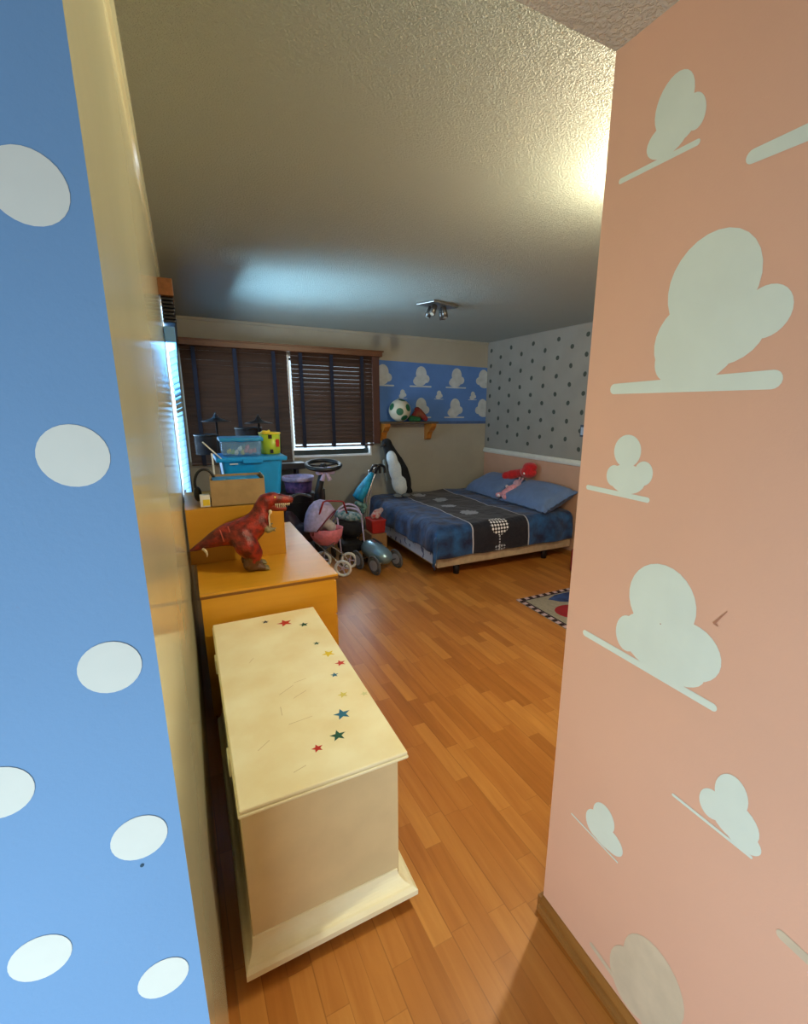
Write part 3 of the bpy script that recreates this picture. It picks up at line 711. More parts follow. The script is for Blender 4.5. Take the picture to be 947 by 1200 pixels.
# ------------------------------------------------------------------ doll pram
t_ = thing('doll_pram', 'pink and lilac doll pram with rounded hood and white wheels', 'pram', (1.1, 4.4, 0))
b = BM()
def loft(bm, rings, mi=0, cap=True):
    R = [[bm.verts.new(p) for p in r] for r in rings]
    for A, B in zip(R, R[1:]):
        n = len(A)
        for i in range(n): f = bm.faces.new((A[i], A[(i+1) % n], B[(i+1) % n], B[i])); f.smooth = True; f.material_index = mi
    if cap: bm.faces.new(R[0][::-1]).material_index = mi; bm.faces.new(R[-1]).material_index = mi
def oval(c, rx, ry, z, n=28): return [(c[0]+rx*math.cos(2*PI*i/n), c[1]+ry*math.sin(2*PI*i/n), z) for i in range(n)]
pc = (1.10, 4.38)
loft(b, [oval(pc, .06, .06, .29), oval(pc, .11, .085, .30), oval(pc, .155, .12, .38), oval(pc, .17, .135, .46), oval(pc, .165, .13, .46), oval(pc, .14, .105, .40), oval(pc, .05, .04, .33)])
obj('basket', b, M['pinkf'], t_)
# hood: part sphere pleated, open to the right/front
b = BM(); hc = Vector((1.06, 4.38, .455)); n = 20; rows = []
A0, A1 = math.radians(38), math.radians(186)
for i in range(17):
    th = A0+(A1-A0)*i/16; k_ = 1.0 if i % 2 == 0 else .985
    rows.append([b.verts.new(hc+Vector((math.cos(th)*math.sin(PI*j/n)*.175, -math.cos(PI*j/n)*.14, math.sin(th)*math.sin(PI*j/n)*.285))*k_) for j in range(n+1)])
for A, B in zip(rows, rows[1:]):
    for j in range(n): f = b.faces.new((A[j], A[j+1], B[j+1], B[j])); f.smooth = True
h_ = obj('hood', b, M['lav'], t_, fixn=False); s_ = h_.modifiers.new('s', 'SOLIDIFY'); s_.thickness = .006
b = BM(); tube(b, [hc+Vector((math.cos(A0)*math.sin(PI*j/20)*.178, -math.cos(PI*j/20)*.143, math.sin(A0)*math.sin(PI*j/20)*.29)) for j in range(21)], .007, 8)
obj('hood_hoop', b, mat('dark pink tube', (120, 40, 70), .4), t_)
b = BM(); chain(b, [(1.16, 4.36, .47, .05), (1.12, 4.36, .50, .055)], 3); chain(b, [(1.05, 4.4, .5, .08), (1.02, 4.4, .56, .08)], 3)
o = obj('pillow_lining', b, mat('pale grey lining', (190, 186, 190), .9, .1, 40), t_); remesh(o, .01, 4)
b = BM(); tube(b, [(1.0, 4.28, .40), (1.12, 4.27, .735), (1.15, 4.27, .748), (1.285, 4.30, .742), (1.30, 4.32, .73), (1.305, 4.42, .60)], .0085, 8)
obj('handle', b, mat('red tube', (150, 30, 40), .4), t_)
b = BM()
for s in (-.11, .11):
    tube(b, spline([(1.0, 4.38+s*.6, .33), (1.12, 4.38+s*.8, .24), (1.22, 4.38+s, .16), (1.29, 4.38+s, .085)]), .006, 8)
    tube(b, spline([(1.2, 4.38+s*.6, .33), (1.10, 4.38+s*.8, .24), (1.03, 4.38+s, .16), (1.02, 4.38+s, .085)]), .006, 8)
tube(b, [(1.29, 4.25, .085), (1.29, 4.51, .085)], .005, 6); tube(b, [(1.02, 4.25, .085), (1.02, 4.51, .085)], .005, 6)
obj('chassis', b, M['chrome'], t_)
for (x, y) in ((1.29, 4.255), (1.29, 4.505), (1.02, 4.255), (1.02, 4.505)):
    b = BM(); tube(b, tor((x, y, .085), (1, 0, 0), (0, 0, 1),   .072, 0), .015, 8, closed=True); w_ = obj('wheel', b, M['white'], t_)
    b = BM(); cyl(b, (x, y-.012, .085), (x, y+.012, .085), .016, n=16)
    for a in range(5): tube(b, [(x, y, .085), (x+.07*math.cos(a*1.2566), y, .085+.07*math.sin(a*1.2566))], .005, 6)
    obj('spokes', b, M['lav'], w_)

t_.rotation_euler.z = -.55; t_.location = (1.14, 4.40, 0)
# ------------------------------------------------------------------ black doll stroller with lilac arches
t_ = thing('doll_stroller', 'black toy stroller with lilac arched tubes and teal cushion beside pram', 'stroller', (1.46, 4.65, 0))
b = BM()
tube(b, spline([(1.30, 4.6, .52), (1.34, 4.6, .56), (1.43, 4.6, .585), (1.52, 4.6, .56), (1.57, 4.6, .50)]), .010, 8)
tube(b, spline([(1.33, 4.72, .50), (1.38, 4.72, .57), (1.46, 4.72, .60), (1.55, 4.72, .57), (1.60, 4.72, .5)]), .010, 8)
for s in (1.31, 1.57): tube(b, [(s, 4.6, .5), (s, 4.74, .44), (s, 4.80, .12)], .008, 8); tube(b, [(s, 4.6, .5), (s, 4.5, .13)], .008, 8)
obj('frame', b, M['lav'], t_)
b = BM()
chain(b, [(1.33, 4.62, .52, .045), (1.43, 4.58, .50, .055), (1.53, 4.60, .48, .045)], 4)
o = obj('cushion', b, mat('teal and white print', (24, 110, 130), .8, .3, 30, rgb2=(170, 190, 200)), t_); remesh(o, .01, 5)
b = BM(); chain(b, [(1.36, 4.62, .40, .07), (1.46, 4.60, .36, .09), (1.53, 4.66, .34, .08), (1.46, 4.70, .26, .08)], 4); o = obj('seat', b, M['matte'], t_); remesh(o, .012, 3)
b = BM(); box(b, (1.34, 4.52, .12), (1.56, 4.76, .22), .02); obj('basket', b, M['matte'], t_)
for (x, y) in ((1.31, 4.5), (1.57, 4.5), (1.31, 4.8), (1.57, 4.8)):
    b = BM(); cyl(b, (x-.012, y, .06), (x+.012, y, .06), .06, n=24); obj('wheel', b, M['black'], t_)

# ------------------------------------------------------------------ silver push car
t_ = thing('toy_car', 'small rounded silver-blue toy car with grey disc wheels near the bed', 'car', (1.6, 4.25, 0))
b = BM(); A = Vector((1.55, 4.44, .215)); B = Vector((1.68, 4.10, .125)); d = (B-A)
rings = []
for k, (tt, r) in enumerate([(0, .03), (.04, .07), (.15, .098), (.4, .108), (.65, .104), (.85, .088), (.95, .06), (1.0, .03), (1.01, .005)]):
    rings.append(ring(A+d*tt, d, r, 24, ry=r*.85))
loft(b, rings); obj('body', b, M['silver'], t_)
b = BM(); q = A+d*.45+Vector((.02, 0, .108)); dn = d.normalized(); mm = Matrix.Translation(q) @ dn.to_track_quat('Y', 'Z').to_matrix().to_4x4()
box(b, (-.012, -.07, -.004), (.012, .07, .004), .003, mtx=mm); obj('slot', b, M['black'], t_)
side = Vector((d.y, -d.x, 0)).normalized()*-1
for tt in (.15, .85):
    b = BM(); e = A+d*tt; e.z = .095; tube(b, [e-side*.15, e+side*.15], .007, 8); obj('axle', b, M['chrome'], t_)
for tt in (.15, .85):
    for s in (-1, 1):
        e = A+d*tt; e.z = .095; p = e+side*.15*s
        b = BM(); cyl(b, p-side*.012, p+side*.012, .075, n=28); tube(b, [p+(dn*math.cos(a)+Vector((0, 0, 1))*math.sin(a))*.083 for a in [2*PI*i/30 for i in range(30)]], .012, 8, closed=True)
        w_ = obj('wheel', b, M['rubber'], t_)
        b = BM(); cyl(b, p-side*.014, p+side*.014, .055, .055, n=24); obj('hub_cap', b, mat('pale hub', (150, 156, 172), .4), w_)

# red box on tan carton beside the bed
b = BM(); box(b, (1.68, 4.60, 0), (1.86, 4.84, .262), .004); box(b, (1.68, 4.719, .262), (1.86, 4.721, .263))
tag(obj('tan_carton', b, mat('tan carton', (150, 110, 70), .8), loc=(1.77, 4.72, 0)), 'tan carton standing on the floor under the red box', 'box')
b = BM(); taper(b, 1.70, 1.85, 4.62, 4.82, .264, .40, .008, r=.015); box(b, (1.69, 4.61, .395), (1.86, 4.83, .415), .005)
tag(obj('red_toy_box', b, M['red'], loc=(1.77, 4.72, .264)), 'small red plastic box stacked beside the foot of the bed', 'box')
b = BM(); chain(b, [(1.74, 4.70, .445, .028), (1.80, 4.76, .47, .035), (1.87, 4.82, .47, .03), (1.90, 4.86, .47, .028), (1.86, 4.80, .47, .03), (1.78, 4.68, .445, .028)], 4)
o = tag(obj('crumpled_cloth', b, mat('red and white checked cloth', (190, 70, 70), .9, .3, 25, rgb2=(210, 200, 200)), loc=(1.8, 4.74, .416)), 'crumpled red and white cloth on the red box', 'cloth'); remesh(o, .008, 4)

# folded umbrella stroller
t_ = thing('folded_stroller', 'folded umbrella stroller with turquoise fabric leaning by the back wall', 'stroller', (1.8, 5.1, 0))
b = BM()
for dx in (0, .05): 
    tube(b, spline([(1.60+dx, 5.0, .05), (1.74+dx, 5.05, .55), (1.87+dx, 5.1, .84), (1.93+dx, 5.1, .93)]), .009, 8)
    tube(b, spline([(1.72+dx, 4.98, .05), (1.79+dx, 5.08, .5), (1.86+dx, 5.12, .9)]), .009, 8)
obj('frame', b, M['chrome'], t_)
for dx in (0, .06):
    b = BM(); tube(b, spline([(1.86+dx, 5.08, .86), (1.88+dx, 5.06, .94), (1.92+dx, 5.06, .955), (1.97+dx, 5.08, .93), (1.98+dx, 5.08, .86)]), .017, 10); obj('handle', b, M['black'], t_)
b = BM(); rings = []
for (x, z, r, q) in ((1.70, .56, .06, .05), (1.68, .60, .10, .06), (1.73, .68, .11, .06), (1.79, .77, .075, .045), (1.84, .85, .04, .03), (1.86, .88, .02, .02)):
    rings.append(ring((x, 5.02, z), (.45, 0, .9), q, 18, ref=(0, 1, 0), ry=r))
loft(b, rings); obj('fabric', b, mat('turquoise fabric', (20, 150, 190), .7, .25, 14, .3, 30, bdist=.01), t_)
b = BM(); chain(b, [(1.66, 5.0, .54, .03), (1.75, 5.0, .50, .035), (1.72, 5.0, .44, .03)], 4); o = obj('seat_lining', b, mat('pale print lining', (150, 190, 180), .8, .3, 30, rgb2=(30, 90, 90)), t_); remesh(o, .008, 3)
for (x, y) in ((1.60, 5.0), (1.65, 5.0), (1.72, 4.98), (1.77, 4.98)):
    b = BM(); cyl(b, (x, y-.012, .05), (x, y+.012, .05), .05, n=20); obj('wheel', b, M['black'], t_)

# ------------------------------------------------------------------ bed
BX, BXE, BY, BYE = 2.0, 3.69, 3.68, 5.46
t_ = thing('bed', 'low double bed with beige base in the far corner', 'bed', (2.85, 4.57, 0))
b = BM(); box(b, (BX, BY, .12), (BXE, BYE, .215), .012); obj('base', b, mat('beige upholstery', (176, 156, 128), .8, .08, 20, .2), t_)
b = BM(); box(b, (BX+.01, BY+.02, .217), (BXE, BYE, .48), .05, seg=4)
sm, t, bs = nt('white and blue patterned sheet'); tc = node(t, 'ShaderNodeTexCoord')
n1 = node(t, 'ShaderNodeTexVoronoi'); n1.inputs['Scale'].default_value = 9; t.links.new(tc.outputs['Object'], n1.inputs['Vector'])
n2 = node(t, 'ShaderNodeTexNoise'); n2.inputs['Scale'].default_value = 14; t.links.new(tc.outputs['Object'], n2.inputs['Vector'])
f_ = math_(t, 'GREATER_THAN', math_(t, 'ADD', math_(t, 'MULTIPLY', n1.outputs['Distance'], .6), math_(t, 'MULTIPLY', n2.outputs['Fac'], .9)), .93)
t.links.new(mixc(t, f_, lin((206, 220, 238)), lin((96, 116, 158))), bs.inputs['Base Color']); bs.inputs['Roughness'].default_value = .85
box(b, (BX-.014, BY+.03, .145), (BX+.004, BYE-.05, .40), .006); obj('mattress', b, sm, t_)
for (x, y) in ((2.27, 3.78), (3.4, 3.78), (2.27, 5.3), (3.4, 5.3)):
    b = BM(); cyl(b, (x, y, 0), (x, y, .12), .03, .035, n=16); obj('leg', b, M['black'], t_)

# duvet
ZT = .525
uvs = {}
def wr(x, y, s): return noise.noise(Vector((x*3.1, y*3.1, s)))*.016 + noise.noise(Vector((x*9, y*9, s+4)))*.006
def duvet_pt(s, tt):
    """s: x position, negative side hangs; tt: y position"""
    R = .10
    def fold(v, edge):                       # returns (pos, drop)
        q = edge-v                            # how far past the edge
        if q <= -R: return v, 0
        a = q+R
        L = R*PI/2
        if a < L: th = a/R; return edge-R*0-(-R)-R*1+ (R - R*math.sin(th))*1 if False else edge+R-R*math.sin(th), R*(1-math.cos(th))
        return edge-.012*min(1, (a-L)/.1), R+(a-L)
    x, dx = fold(s, BX-.03); y, dy = fold(tt, BY-.03)
    dz = math.hypot(dx, dy)
    if dx > R*.5 and dy > R*.5:
        k = .035*min(1, min(dx, dy)/.15); x -= k; y -= k
    z = ZT-dz
    ed = min(1, max(dx, dy)/.1)
    x += -.022*ed*(math.sin(tt*17)*.5+noise.noise(Vector((tt*7, 1, 0))))*(1 if dx > dy else 0)
    y += -.026*ed*(math.sin(s*15+1)*.35+noise.noise(Vector((s*6, 3, 0))))*(1 if dy >= dx else 0)
    return Vector((x, y, z+wr(s, tt, 0)*(1-ed*.6)))
b = BM(); uvl = b.loops.layers.uv.new('cloth')
NS, NT = 110, 120
s0, s1, t0, t1 = BX-.03-.205, 3.67, BY-.03-.255, 5.47
grid = [[None]*(NT+1) for _ in range(NS+1)]; par = {}
for i in range(NS+1):
    for j in range(NT+1):
        s = s0+(s1-s0)*i/NS; tt = t0+(t1-t0)*j/NT
        v = b.verts.new(duvet_pt(s, tt)); grid[i][j] = v; par[v] = (s, tt)
for i in range(NS):
    for j in range(NT):
        f = b.faces.new((grid[i][j], grid[i+1][j], grid[i+1][j+1], grid[i][j+1])); f.smooth = True
        for l in f.loops: l[uvl].uv = par[l.vert]
dm2, t, bs = nt('blue quilt with dark printed band')
uv = node(t, 'ShaderNodeUVMap', uv_map='cloth'); sp = node(t, 'ShaderNodeSeparateXYZ'); t.links.new(uv.outputs[0], sp.inputs[0])
X, Yv = sp.outputs[0], sp.outputs[1]
nn = node(t, 'ShaderNodeTexNoise'); nn.inputs['Scale'].default_value = 7; nn.inputs['Detail'].default_value = 6; t.links.new(uv.outputs[0], nn.inputs['Vector'])
mq = node(t, 'ShaderNodeMapRange'); mq.inputs[1].default_value = .36; mq.inputs[2].default_value = .66; t.links.new(nn.outputs['Fac'], mq.inputs[0]); basec = mixc(t, mq.outputs[0], lin((6, 24, 66)), lin((26, 84, 142)))
band = math_(t, 'LESS_THAN', math_(t, 'ABSOLUTE', math_(t, 'SUBTRACT', X, 2.715)), .335)
cc = mixc(t, band, basec, lin((5, 8, 28)))
edge = math_(t, 'LESS_THAN', math_(t, 'ABSOLUTE', math_(t, 'SUBTRACT', math_(t, 'ABSOLUTE', math_(t, 'SUBTRACT', X, 2.715)), .335)), .007)
cc = mixc(t, edge, cc, lin((180, 182, 196)))
def dist(cx, cy, ky=1):
    a = math_(t, 'POWER', math_(t, 'SUBTRACT', X, cx), 2); c_ = math_(t, 'POWER', math_(t, 'MULTIPLY', math_(t, 'SUBTRACT', Yv, cy), ky), 2)
    return math_(t, 'SQRT', math_(t, 'ADD', a, c_))
def celldots(sz, r):
    fx = math_(t, 'SUBTRACT', math_(t, 'FRACT', math_(t, 'DIVIDE', X, sz)), .5); fy = math_(t, 'SUBTRACT', math_(t, 'FRACT', math_(t, 'DIVIDE', Yv, sz)), .5)
    return math_(t, 'LESS_THAN', math_(t, 'SQRT', math_(t, 'ADD', math_(t, 'POWER', fx, 2), math_(t, 'POWER', fy, 2))), r)
dd = celldots(.036, .36)
m1 = math_(t, 'MULTIPLY', math_(t, 'LESS_THAN', dist(2.70, 3.665), .115), dd)
cc = mixc(t, m1, cc, lin((235, 238, 244)))
stem = math_(t, 'MULTIPLY', math_(t, 'MULTIPLY', math_(t, 'LESS_THAN', math_(t, 'ABSOLUTE', math_(t, 'SUBTRACT', X, 2.69)), .008), math_(t, 'LESS_THAN', Yv, 3.56)), math_(t, 'LESS_THAN', math_(t, 'FRACT', math_(t, 'MULTIPLY', Yv, 34)), .6))
cc = mixc(t, stem, cc, lin((180, 184, 196)))
m1 = math_(t, 'MULTIPLY', math_(t, 'LESS_THAN', dist(2.70, 3.425, 2.2), .07), dd)
cc = mixc(t, m1, cc, lin((170, 176, 190)))
for (cx, cy, r) in ((2.62, 4.12, .095), (2.58, 4.50, .085), (2.66, 4.85, .085), (2.56, 5.22, .08)):
    n3 = node(t, 'ShaderNodeTexNoise'); n3.inputs['Scale'].default_value = 30; t.links.new(uv.outputs[0], n3.inputs['Vector'])
    di = math_(t, 'ADD', dist(cx, cy), math_(t, 'MULTIPLY', math_(t, 'SUBTRACT', n3.outputs['Fac'], .5), .12))
    cc = mixc(t, math_(t, 'MULTIPLY', math_(t, 'LESS_THAN', di, r), .6), cc, lin((190, 196, 210)))
t.links.new(cc, bs.inputs['Base Color']); bs.inputs['Roughness'].default_value = .75; bs.inputs['Sheen Weight'].default_value = .15
bp = node(t, 'ShaderNodeBump'); bp.inputs['Strength'].default_value = .5; bp.inputs['Distance'].default_value = .02
n4 = node(t, 'ShaderNodeTexNoise'); n4.inputs['Scale'].default_value = 16; n4.inputs['Detail'].default_value = 3; t.links.new(uv.outputs[0], n4.inputs['Vector'])
t.links.new(n4.outputs['Fac'], bp.inputs['Height']); t.links.new(bp.outputs[0], bs.inputs['Normal'])
q_ = obj('quilt', b, dm2, loc=(2.85, 4.57, .49), fixn=False); s_ = q_.modifiers.new('s', 'SOLIDIFY'); s_.thickness = .016; s_.offset = -1
tag(q_, 'blue quilt with a dark white-edged printed band spread over the bed', 'quilt')

# pillows
def pillow(label, c, rx, ry, rz, rot):
    b = BM(); n = 30; mm = Matrix.Translation(c) @ Euler(rot).to_matrix().to_4x4()
    for sgn in (1, -1):
        g = [[None]*(n+1) for _ in range(n+1)]
        for i in range(n+1):
            for j in range(n+1):
                u = -1+2*i/n; v = -1+2*j/n
                k = max(0, (1-u**4))**.6*max(0, (1-v**4))**.6
                pin = 1-.07*(1-abs(v))*abs(u)**3
                x = u*rx*(1-.06*(1-v*v)); y = v*ry*(1-.05*(1-u*u))
                e = 1 if max(abs(u), abs(v)) < .93 else 0
                z = sgn*(rz*k*e+.003)+noise.noise(Vector((u*2, v*2, c[1])))*.012*k+(noise.noise(Vector((u*11, v*11, 9)))*.02*(1-k))
                g[i][j] = b.verts.new(mm @ Vector((x, y, z)))
        for i in range(n):
            for j in range(n): 
                q = (g[i][j], g[i+1][j], g[i+1][j+1], g[i][j+1]); f = b.faces.new(q if sgn > 0 else q[::-1]); f.smooth = True
    bmesh.ops.remove_doubles(b, verts=b.verts, dist=.0001)
    o = obj('pillow', b, mat('slate blue pillowcase', (96, 122, 166), .8, .06, 10, .3, 30, bdist=.006, sheen=.1), loc=(c[0], c[1], c[2]-rz))
    return tag(o, label, 'pillow', 'blue pillows at the bed head')
pillow('near slate blue pillow, the larger one in front of the pink wall strip', (3.49, 4.06, .645), .25, .41, .105, (0, math.radians(-23), 0))
pillow('far slate blue pillow in the corner, half under the red soft toy', (3.49, 4.90, .640), .25, .38, .10, (0, math.radians(-23), 0))
# red plush and pink plush on the pillows
t_ = thing('red_soft_toy', 'bright red shaggy soft toy lying on top of the far pillow', 'soft toy', (3.55, 4.55, .70))
b = BM(); chain(b, [(3.54, 4.78, .735, .06), (3.58, 4.70, .76, .055), (3.60, 4.58, .79, .055)], 4); ball(b, (3.60, 4.52, .80), (.09, .115, .075)); ball(b, (3.60, 4.50, .86), (.08, .10, .06)); chain(b, [(3.5, 4.84, .72, .05), (3.54, 4.80, .73, .055)], 3)
o = obj('body', b, M['redpl'], t_); remesh(o, .010, 4); t_.location = (3.58, 4.43, .77)
b = BM(); ball(b, (3.52, 4.50, .79), .014); obj('pompom', b, M['white'], t_)
t_ = thing('pink_soft_toy', 'small pale pink soft toy lying between the two blue pillows', 'soft toy', (3.36, 4.5, .6))
pk = mat('pale pink plush', (220, 150, 160), .95, .12, 40, .4, 120)
b = BM(); chain(b, [(3.28, 4.56, .60, .062), (3.34, 4.52, .65, .068), (3.39, 4.50, .69, .055)], 4)
for s in (-1, 1):
    chain(b, [(3.28, 4.56+s*.02, .60, .03), (3.22, 4.56+s*.085, .575, .036)], 3); chain(b, [(3.38, 4.52+s*.03, .68, .02), (3.36, 4.52+s*.10, .69, .018)], 3)
o = obj('body', b, pk, t_); remesh(o, .006, 3)
b = BM(); ball(b, (3.43, 4.49, .745), (.058, .058, .058)); 
for s in (-1, 1): chain(b, [(3.47, 4.49+s*.02, .77, .012), (3.50, 4.49+s*.035, .82, .015)], 4)
o = obj('head', b, mat('grey pink plush', (190, 150, 165), .95, .1, 40), t_); remesh(o, .005, 3)
for (x, y, z) in ((3.215, 4.62, .575), (3.215, 4.50, .575), (3.36, 4.63, .69)):
    b = BM(); ball(b, (x, y, z), .024); obj('paw', b, mat('white pink plush', (226, 210, 220), .95), t_)
t_.location = (3.40, 4.40, .615); t_.scale = (.85, .85, .85)


# ------------------------------------------------------------------ penguin
t_ = thing('plush_penguin', 'tall black and white plush penguin standing at the foot of the bed', 'soft toy', (2.30, 5.28, .535))
b = BM(); Y = 5.27
chain(b, [(2.37, Y, .62, .095), (2.34, Y, .70, .12), (2.29, Y, .84, .12), (2.24, Y, .97, .10), (2.19, Y, 1.08, .075), (2.16, Y, 1.15, .062), (2.145, Y, 1.185, .064)])
chain(b, [(2.40, Y, .62, .06), (2.47, Y+.02, .575, .03)])
o = obj('body', b, mat('black plush', (16, 17, 22), .9, .2, 60, .4, 150), t_); remesh(o, .009, 5)
b = BM()
for (x, z, rx, rz) in ((2.29, .71, .105, .165), (2.235, .86, .085, .17), (2.19, .99, .065, .12)): ball(b, (x, Y-.055, z), (rx, .075, rz), rot=(0, -.22, 0))
o = obj('belly', b, mat('white plush', (196, 212, 222), .9, .06, 60, .4, 150, rgb2=(214, 224, 228)), t_); remesh(o, .009, 6)
b = BM(); chain(b, [(2.12, Y-.03, 1.185, .02), (2.075, Y-.045, 1.165, .012), (2.04, Y-.05, 1.15, .005)], 4, 10); obj('beak', b, mat('dark beak plush', (38, 34, 34), .7), t_)
b = BM(); chain(b, [(2.29, Y-.06, 1.0, .03), (2.355, Y-.06, .87, .042), (2.41, Y-.05, .75, .03), (2.44, Y-.05, .66, .012)], 5); o = obj('wing', b, mat('black plush', (16, 17, 22)), t_); remesh(o, .008, 4)
b = BM(); chain(b, [(2.10, Y-.02, .98, .02), (2.09, Y-.06, .86, .025), (2.12, Y-.06, .74, .012)], 5); o = obj('wing', b, mat('pale grey plush', (120, 130, 130), .9), t_); remesh(o, .008, 4)
for x in (2.24, 2.35):
    b = BM(); ball(b, (x, Y-.10, .555), (.05, .07, .025)); obj('foot', b, mat('grey plush', (110, 116, 120), .9), t_)

# ------------------------------------------------------------------ wall shelf with ball and soft toys
t_ = thing('wall_shelf', 'small wooden wall shelf on curved brackets below the blue cloud panel', 'shelf', (2.5, 5.4, 1.42))
b = BM(); box(b, (2.12, 5.28, 1.418), (2.86, 5.498, 1.44), .003); obj('board', b, wood('grey brown shelf', (70, 58, 44), (92, 76, 58), .5, 0), t_)
orange = wood('orange pine bracket', (156, 92, 26), (184, 116, 40), .45, 2)
for x in (2.17, 2.80):
    b = BM(); out = [(5.497, 1.417), (5.29, 1.417), (5.295, 1.385), (5.32, 1.36), (5.35, 1.33), (5.39, 1.31), (5.42, 1.27), (5.43, 1.23), (5.46, 1.21), (5.497, 1.205)]
    prism(b, out, 'x', x-.035, x+.035); obj('bracket', b, orange, t_)
bm_, t, bs = nt('white ball with green patches'); tc = node(t, 'ShaderNodeTexCoord')
pts = [(-.35, -.8, -.1), (.45, -.8, .25), (.1, -.3, .95), (.15, -.75, -.7), (-.95, -.2, .35), (.95, .1, -.2), (0, 1, 0), (-.6, .5, -.7), (.6, .6, .7)]
acc = None
vn = node(t, 'ShaderNodeVectorMath', operation='NORMALIZE'); va = node(t, 'ShaderNodeVectorMath', operation='SUBTRACT'); va.inputs[1].default_value = (0, 0, .135)
t.links.new(tc.outputs['Object'], va.inputs[0]); t.links.new(va.outputs[0], vn.inputs[0])
for p in pts:
    dn_ = node(t, 'ShaderNodeVectorMath', operation='DOT_PRODUCT'); t.links.new(vn.outputs[0], dn_.inputs[0]); dn_.inputs[1].default_value = Vector(p).normalized()
    g = math_(t, 'GREATER_THAN', dn_.outputs['Value'], .945); acc = g if acc is None else math_(t, 'MAXIMUM', acc, g)
t.links.new(mixc(t, acc, lin((196, 192, 172)), lin((20, 92, 60))), bs.inputs['Base Color']); bs.inputs['Roughness'].default_value = .5
b = BM(); ball(b, (2.36, 5.36, 1.577), .135, n=40)
tag(obj('soccer_ball', b, bm_, loc=(2.36, 5.36, 1.441)), 'white ball with dark green patches on the wall shelf', 'ball')
b = BM(); chain(b, [(2.50, 5.34, 1.48, .038), (2.56, 5.33, 1.475, .032), (2.60, 5.31, 1.47, .028)], 4); o = tag(obj('green_soft_toy', b, mat('dark green plush', (22, 84, 44), .95, .2, 50), loc=(2.55, 5.34, 1.441)), 'dark green soft toy slumped on the shelf right of the ball', 'soft toy'); remesh(o, .007, 3)
b = BM(); chain(b, [(2.58, 5.38, 1.50, .055), (2.62, 5.37, 1.55, .055), (2.66, 5.36, 1.52, .045), (2.70, 5.33, 1.475, .03)], 4); ball(b, (2.60, 5.37, 1.60), (.035, .035, .02))
o = tag(obj('red_plush_toy', b, mat('dull red and brown plush', (130, 30, 34), .95, .3, 14, rgb2=(110, 70, 46)), loc=(2.62, 5.37, 1.441)), 'dull red soft toy at the right end of the wall shelf', 'soft toy'); remesh(o, .007, 3)

# light switch on dotted wall
t_ = thing('light_switch', 'grey-blue light switch on the dotted wall by the pink wall edge', 'switch', (XR, 3.66, 1.33))
b = BM(); box(b, (XR-.010, 3.615, 1.33), (XR-.0015, 3.70, 1.455), .003); obj('plate', b, mat('dark switch surround', (60, 70, 86), .5), t_)
b = BM(); box(b, (XR-.015, 3.635, 1.35), (XR-.010, 3.685, 1.43), .002); obj('rocker', b, mat('pale blue switch', (160, 178, 200), .4), t_)

# ------------------------------------------------------------------ rug
t_ = thing('floor_rug', 'printed rug with checkered edge, blue shape and red oval on floor', 'rug', (2.75, 2.6, 0))
rx0, rx1, ry0, ry1 = 2.39, 3.5, 2.05, 2.96
b = BM(); box(b, (rx0, ry0, 0.001), (rx1, ry1, .008), .002); obj('mat', b, mat('beige rug print', (150, 142, 128), .95, .08, 50, .4, 300), t_)
b = BM()
for s in ((rx0, ry0, rx1, ry0+.04), (rx0, ry1-.04, rx1, ry1), (rx0, ry0+.04, rx0+.04, ry1-.04), (rx1-.04, ry0+.04, rx1, ry1-.04)): box(b, (s[0], s[1], .0075), (s[2], s[3], .0092))
ck, t, bs = nt('checkered rug edge'); tc = node(t, 'ShaderNodeTexCoord'); c_ = node(t, 'ShaderNodeTexChecker'); c_.inputs['Scale'].default_value = 25
c_.inputs['Color1'].default_value = lin((190, 164, 170)); c_.inputs['Color2'].default_value = lin((36, 12, 18)); 
mp = node(t, 'ShaderNodeMapping'); mp.inputs['Location'].default_value = (.001, .001, .5); t.links.new(tc.outputs['Object'], mp.inputs[0]); t.links.new(mp.outputs[0], c_.inputs['Vector'])
mp.inputs['Scale'].default_value = (1, 1, 0)
t.links.new(c_.outputs[0], bs.inputs['Base Color']); bs.inputs['Roughness'].default_value = .95
obj('checkered_border', b, ck, t_)
b = BM(); box(b, (rx0+.04, ry0+.04, .0085), (rx0+.055, ry1-.04, .0095)); box(b, (rx0+.04, ry1-.055, .0085), (rx1-.04, ry1-.04, .0095)); obj('dark_line', b, mat('dark purple line', (44, 26, 40), .95), t_)
b = BM(); poly(b, [(u, v, .0098) for u, v in ell2(2.66, 2.56, .15, .13, -.3)]); obj('red_oval', b, mat('crimson print', (150, 24, 36), .95), t_, fixn=False)
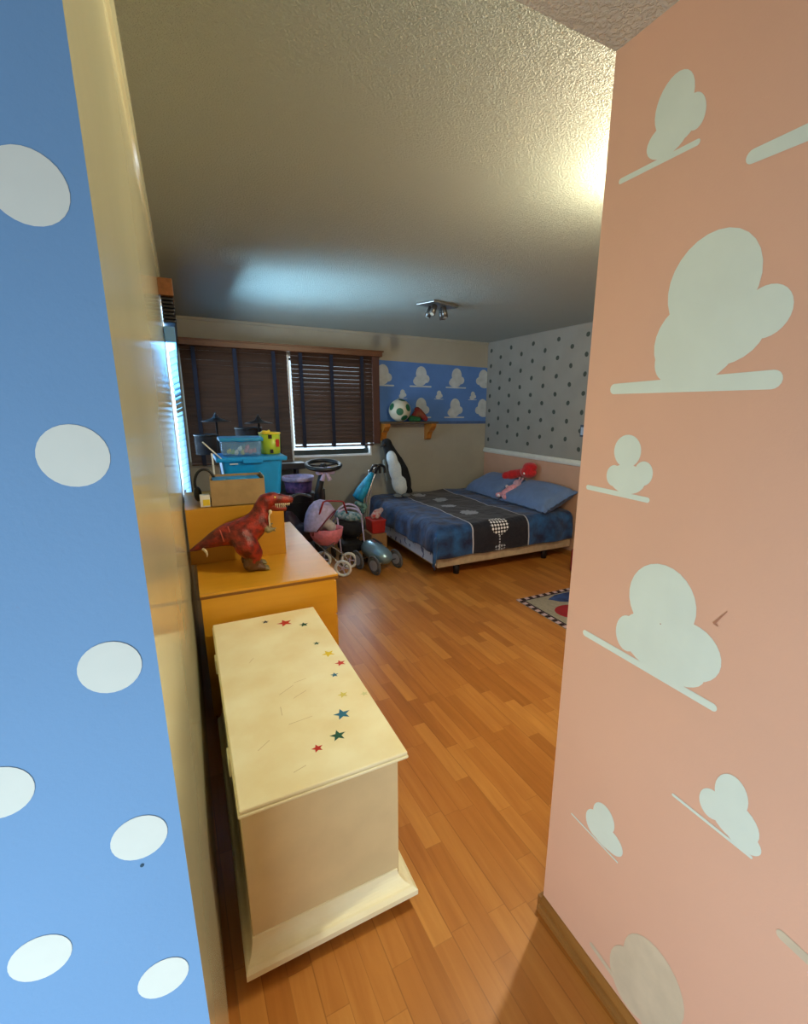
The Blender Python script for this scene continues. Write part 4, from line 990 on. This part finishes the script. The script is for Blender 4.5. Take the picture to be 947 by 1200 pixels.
b = BM(); poly(b, [(u, v, .0098) for u, v in ((2.64, 2.84), (2.76, 2.89), (3.2, 2.88), (3.3, 2.7), (3.1, 2.62), (2.80, 2.70), (2.70, 2.76))]); obj('blue_shape', b, mat('navy print', (24, 34, 74), .95, .3, 9, rgb2=(50, 80, 140)), t_, fixn=False)
b = BM(); poly(b, [(u, v, .0102) for u, v in ell2(2.95, 2.80, .07, .025, .2)]); obj('pale_spot', b, mat('lilac print', (130, 140, 190), .95), t_, fixn=False)

# red stool glimpsed at the pink wall edge
t_ = thing('red_stool', 'dark red low stool partly hidden by the pink wall edge', 'stool', (3.43, 3.155, 0))
b = BM(); box(b, (3.30, 3.03, .02), (3.57, 3.28, .26), .02); obj('body', b, mat('dark red plastic', (130, 18, 34), .4), t_)
for x in (3.33, 3.54):
    for y in (3.06, 3.25):
        b = BM(); cyl(b, (x, y, 0), (x, y, .02), .015); obj('foot', b, M['black'], t_)

# ------------------------------------------------------------------ ceiling spot fixture
t_ = thing('ceiling_light', 'dark metal ceiling light with four small spot heads', 'ceiling light', (1.95, 3.78, ZR))
fx = Vector((2.0, 3.74, ZR)); mm = Matrix.Translation(fx) @ Matrix.Rotation(.35, 4, 'Z')
b = BM(); box(b, (-.155, -.10, -.018), (.155, .10, -.001), .004, mtx=mm); obj('plate', b, mat('dark brushed steel', (150, 148, 146), .3, metal=.8), t_)
for i, (x, y, dx, dy) in enumerate(((-.09, -.04, -.5, -.3), (-.04, .05, -.4, .2), (.04, -.04, .1, -.2), (.10, .04, .25, .1))):
    b = BM(); p0 = mm @ Vector((x, y, -.018)); p1 = p0+Vector((0, 0, -.035)); d = Vector((dx, dy, -1)).normalized()
    tube(b, [p0, p1], .006, 8); tube(b, [p1-d*.03, p1-d*.028, p1+d*.055, p1+d*.055], [.012, .024, .026, .018], 16)
    sp_ = obj('spot_head', b, mat('dark spot metal', (96, 92, 88), .35, metal=.7), t_)
    b = BM(); cyl(b, p1+d*.050, p1+d*.057, .017, n=14); obj('lamp_glass', b, mat('dull lamp glass', (180, 180, 170), .3), sp_)

for o in bpy.data.objects:
    if '_b' in o: del o['_b']
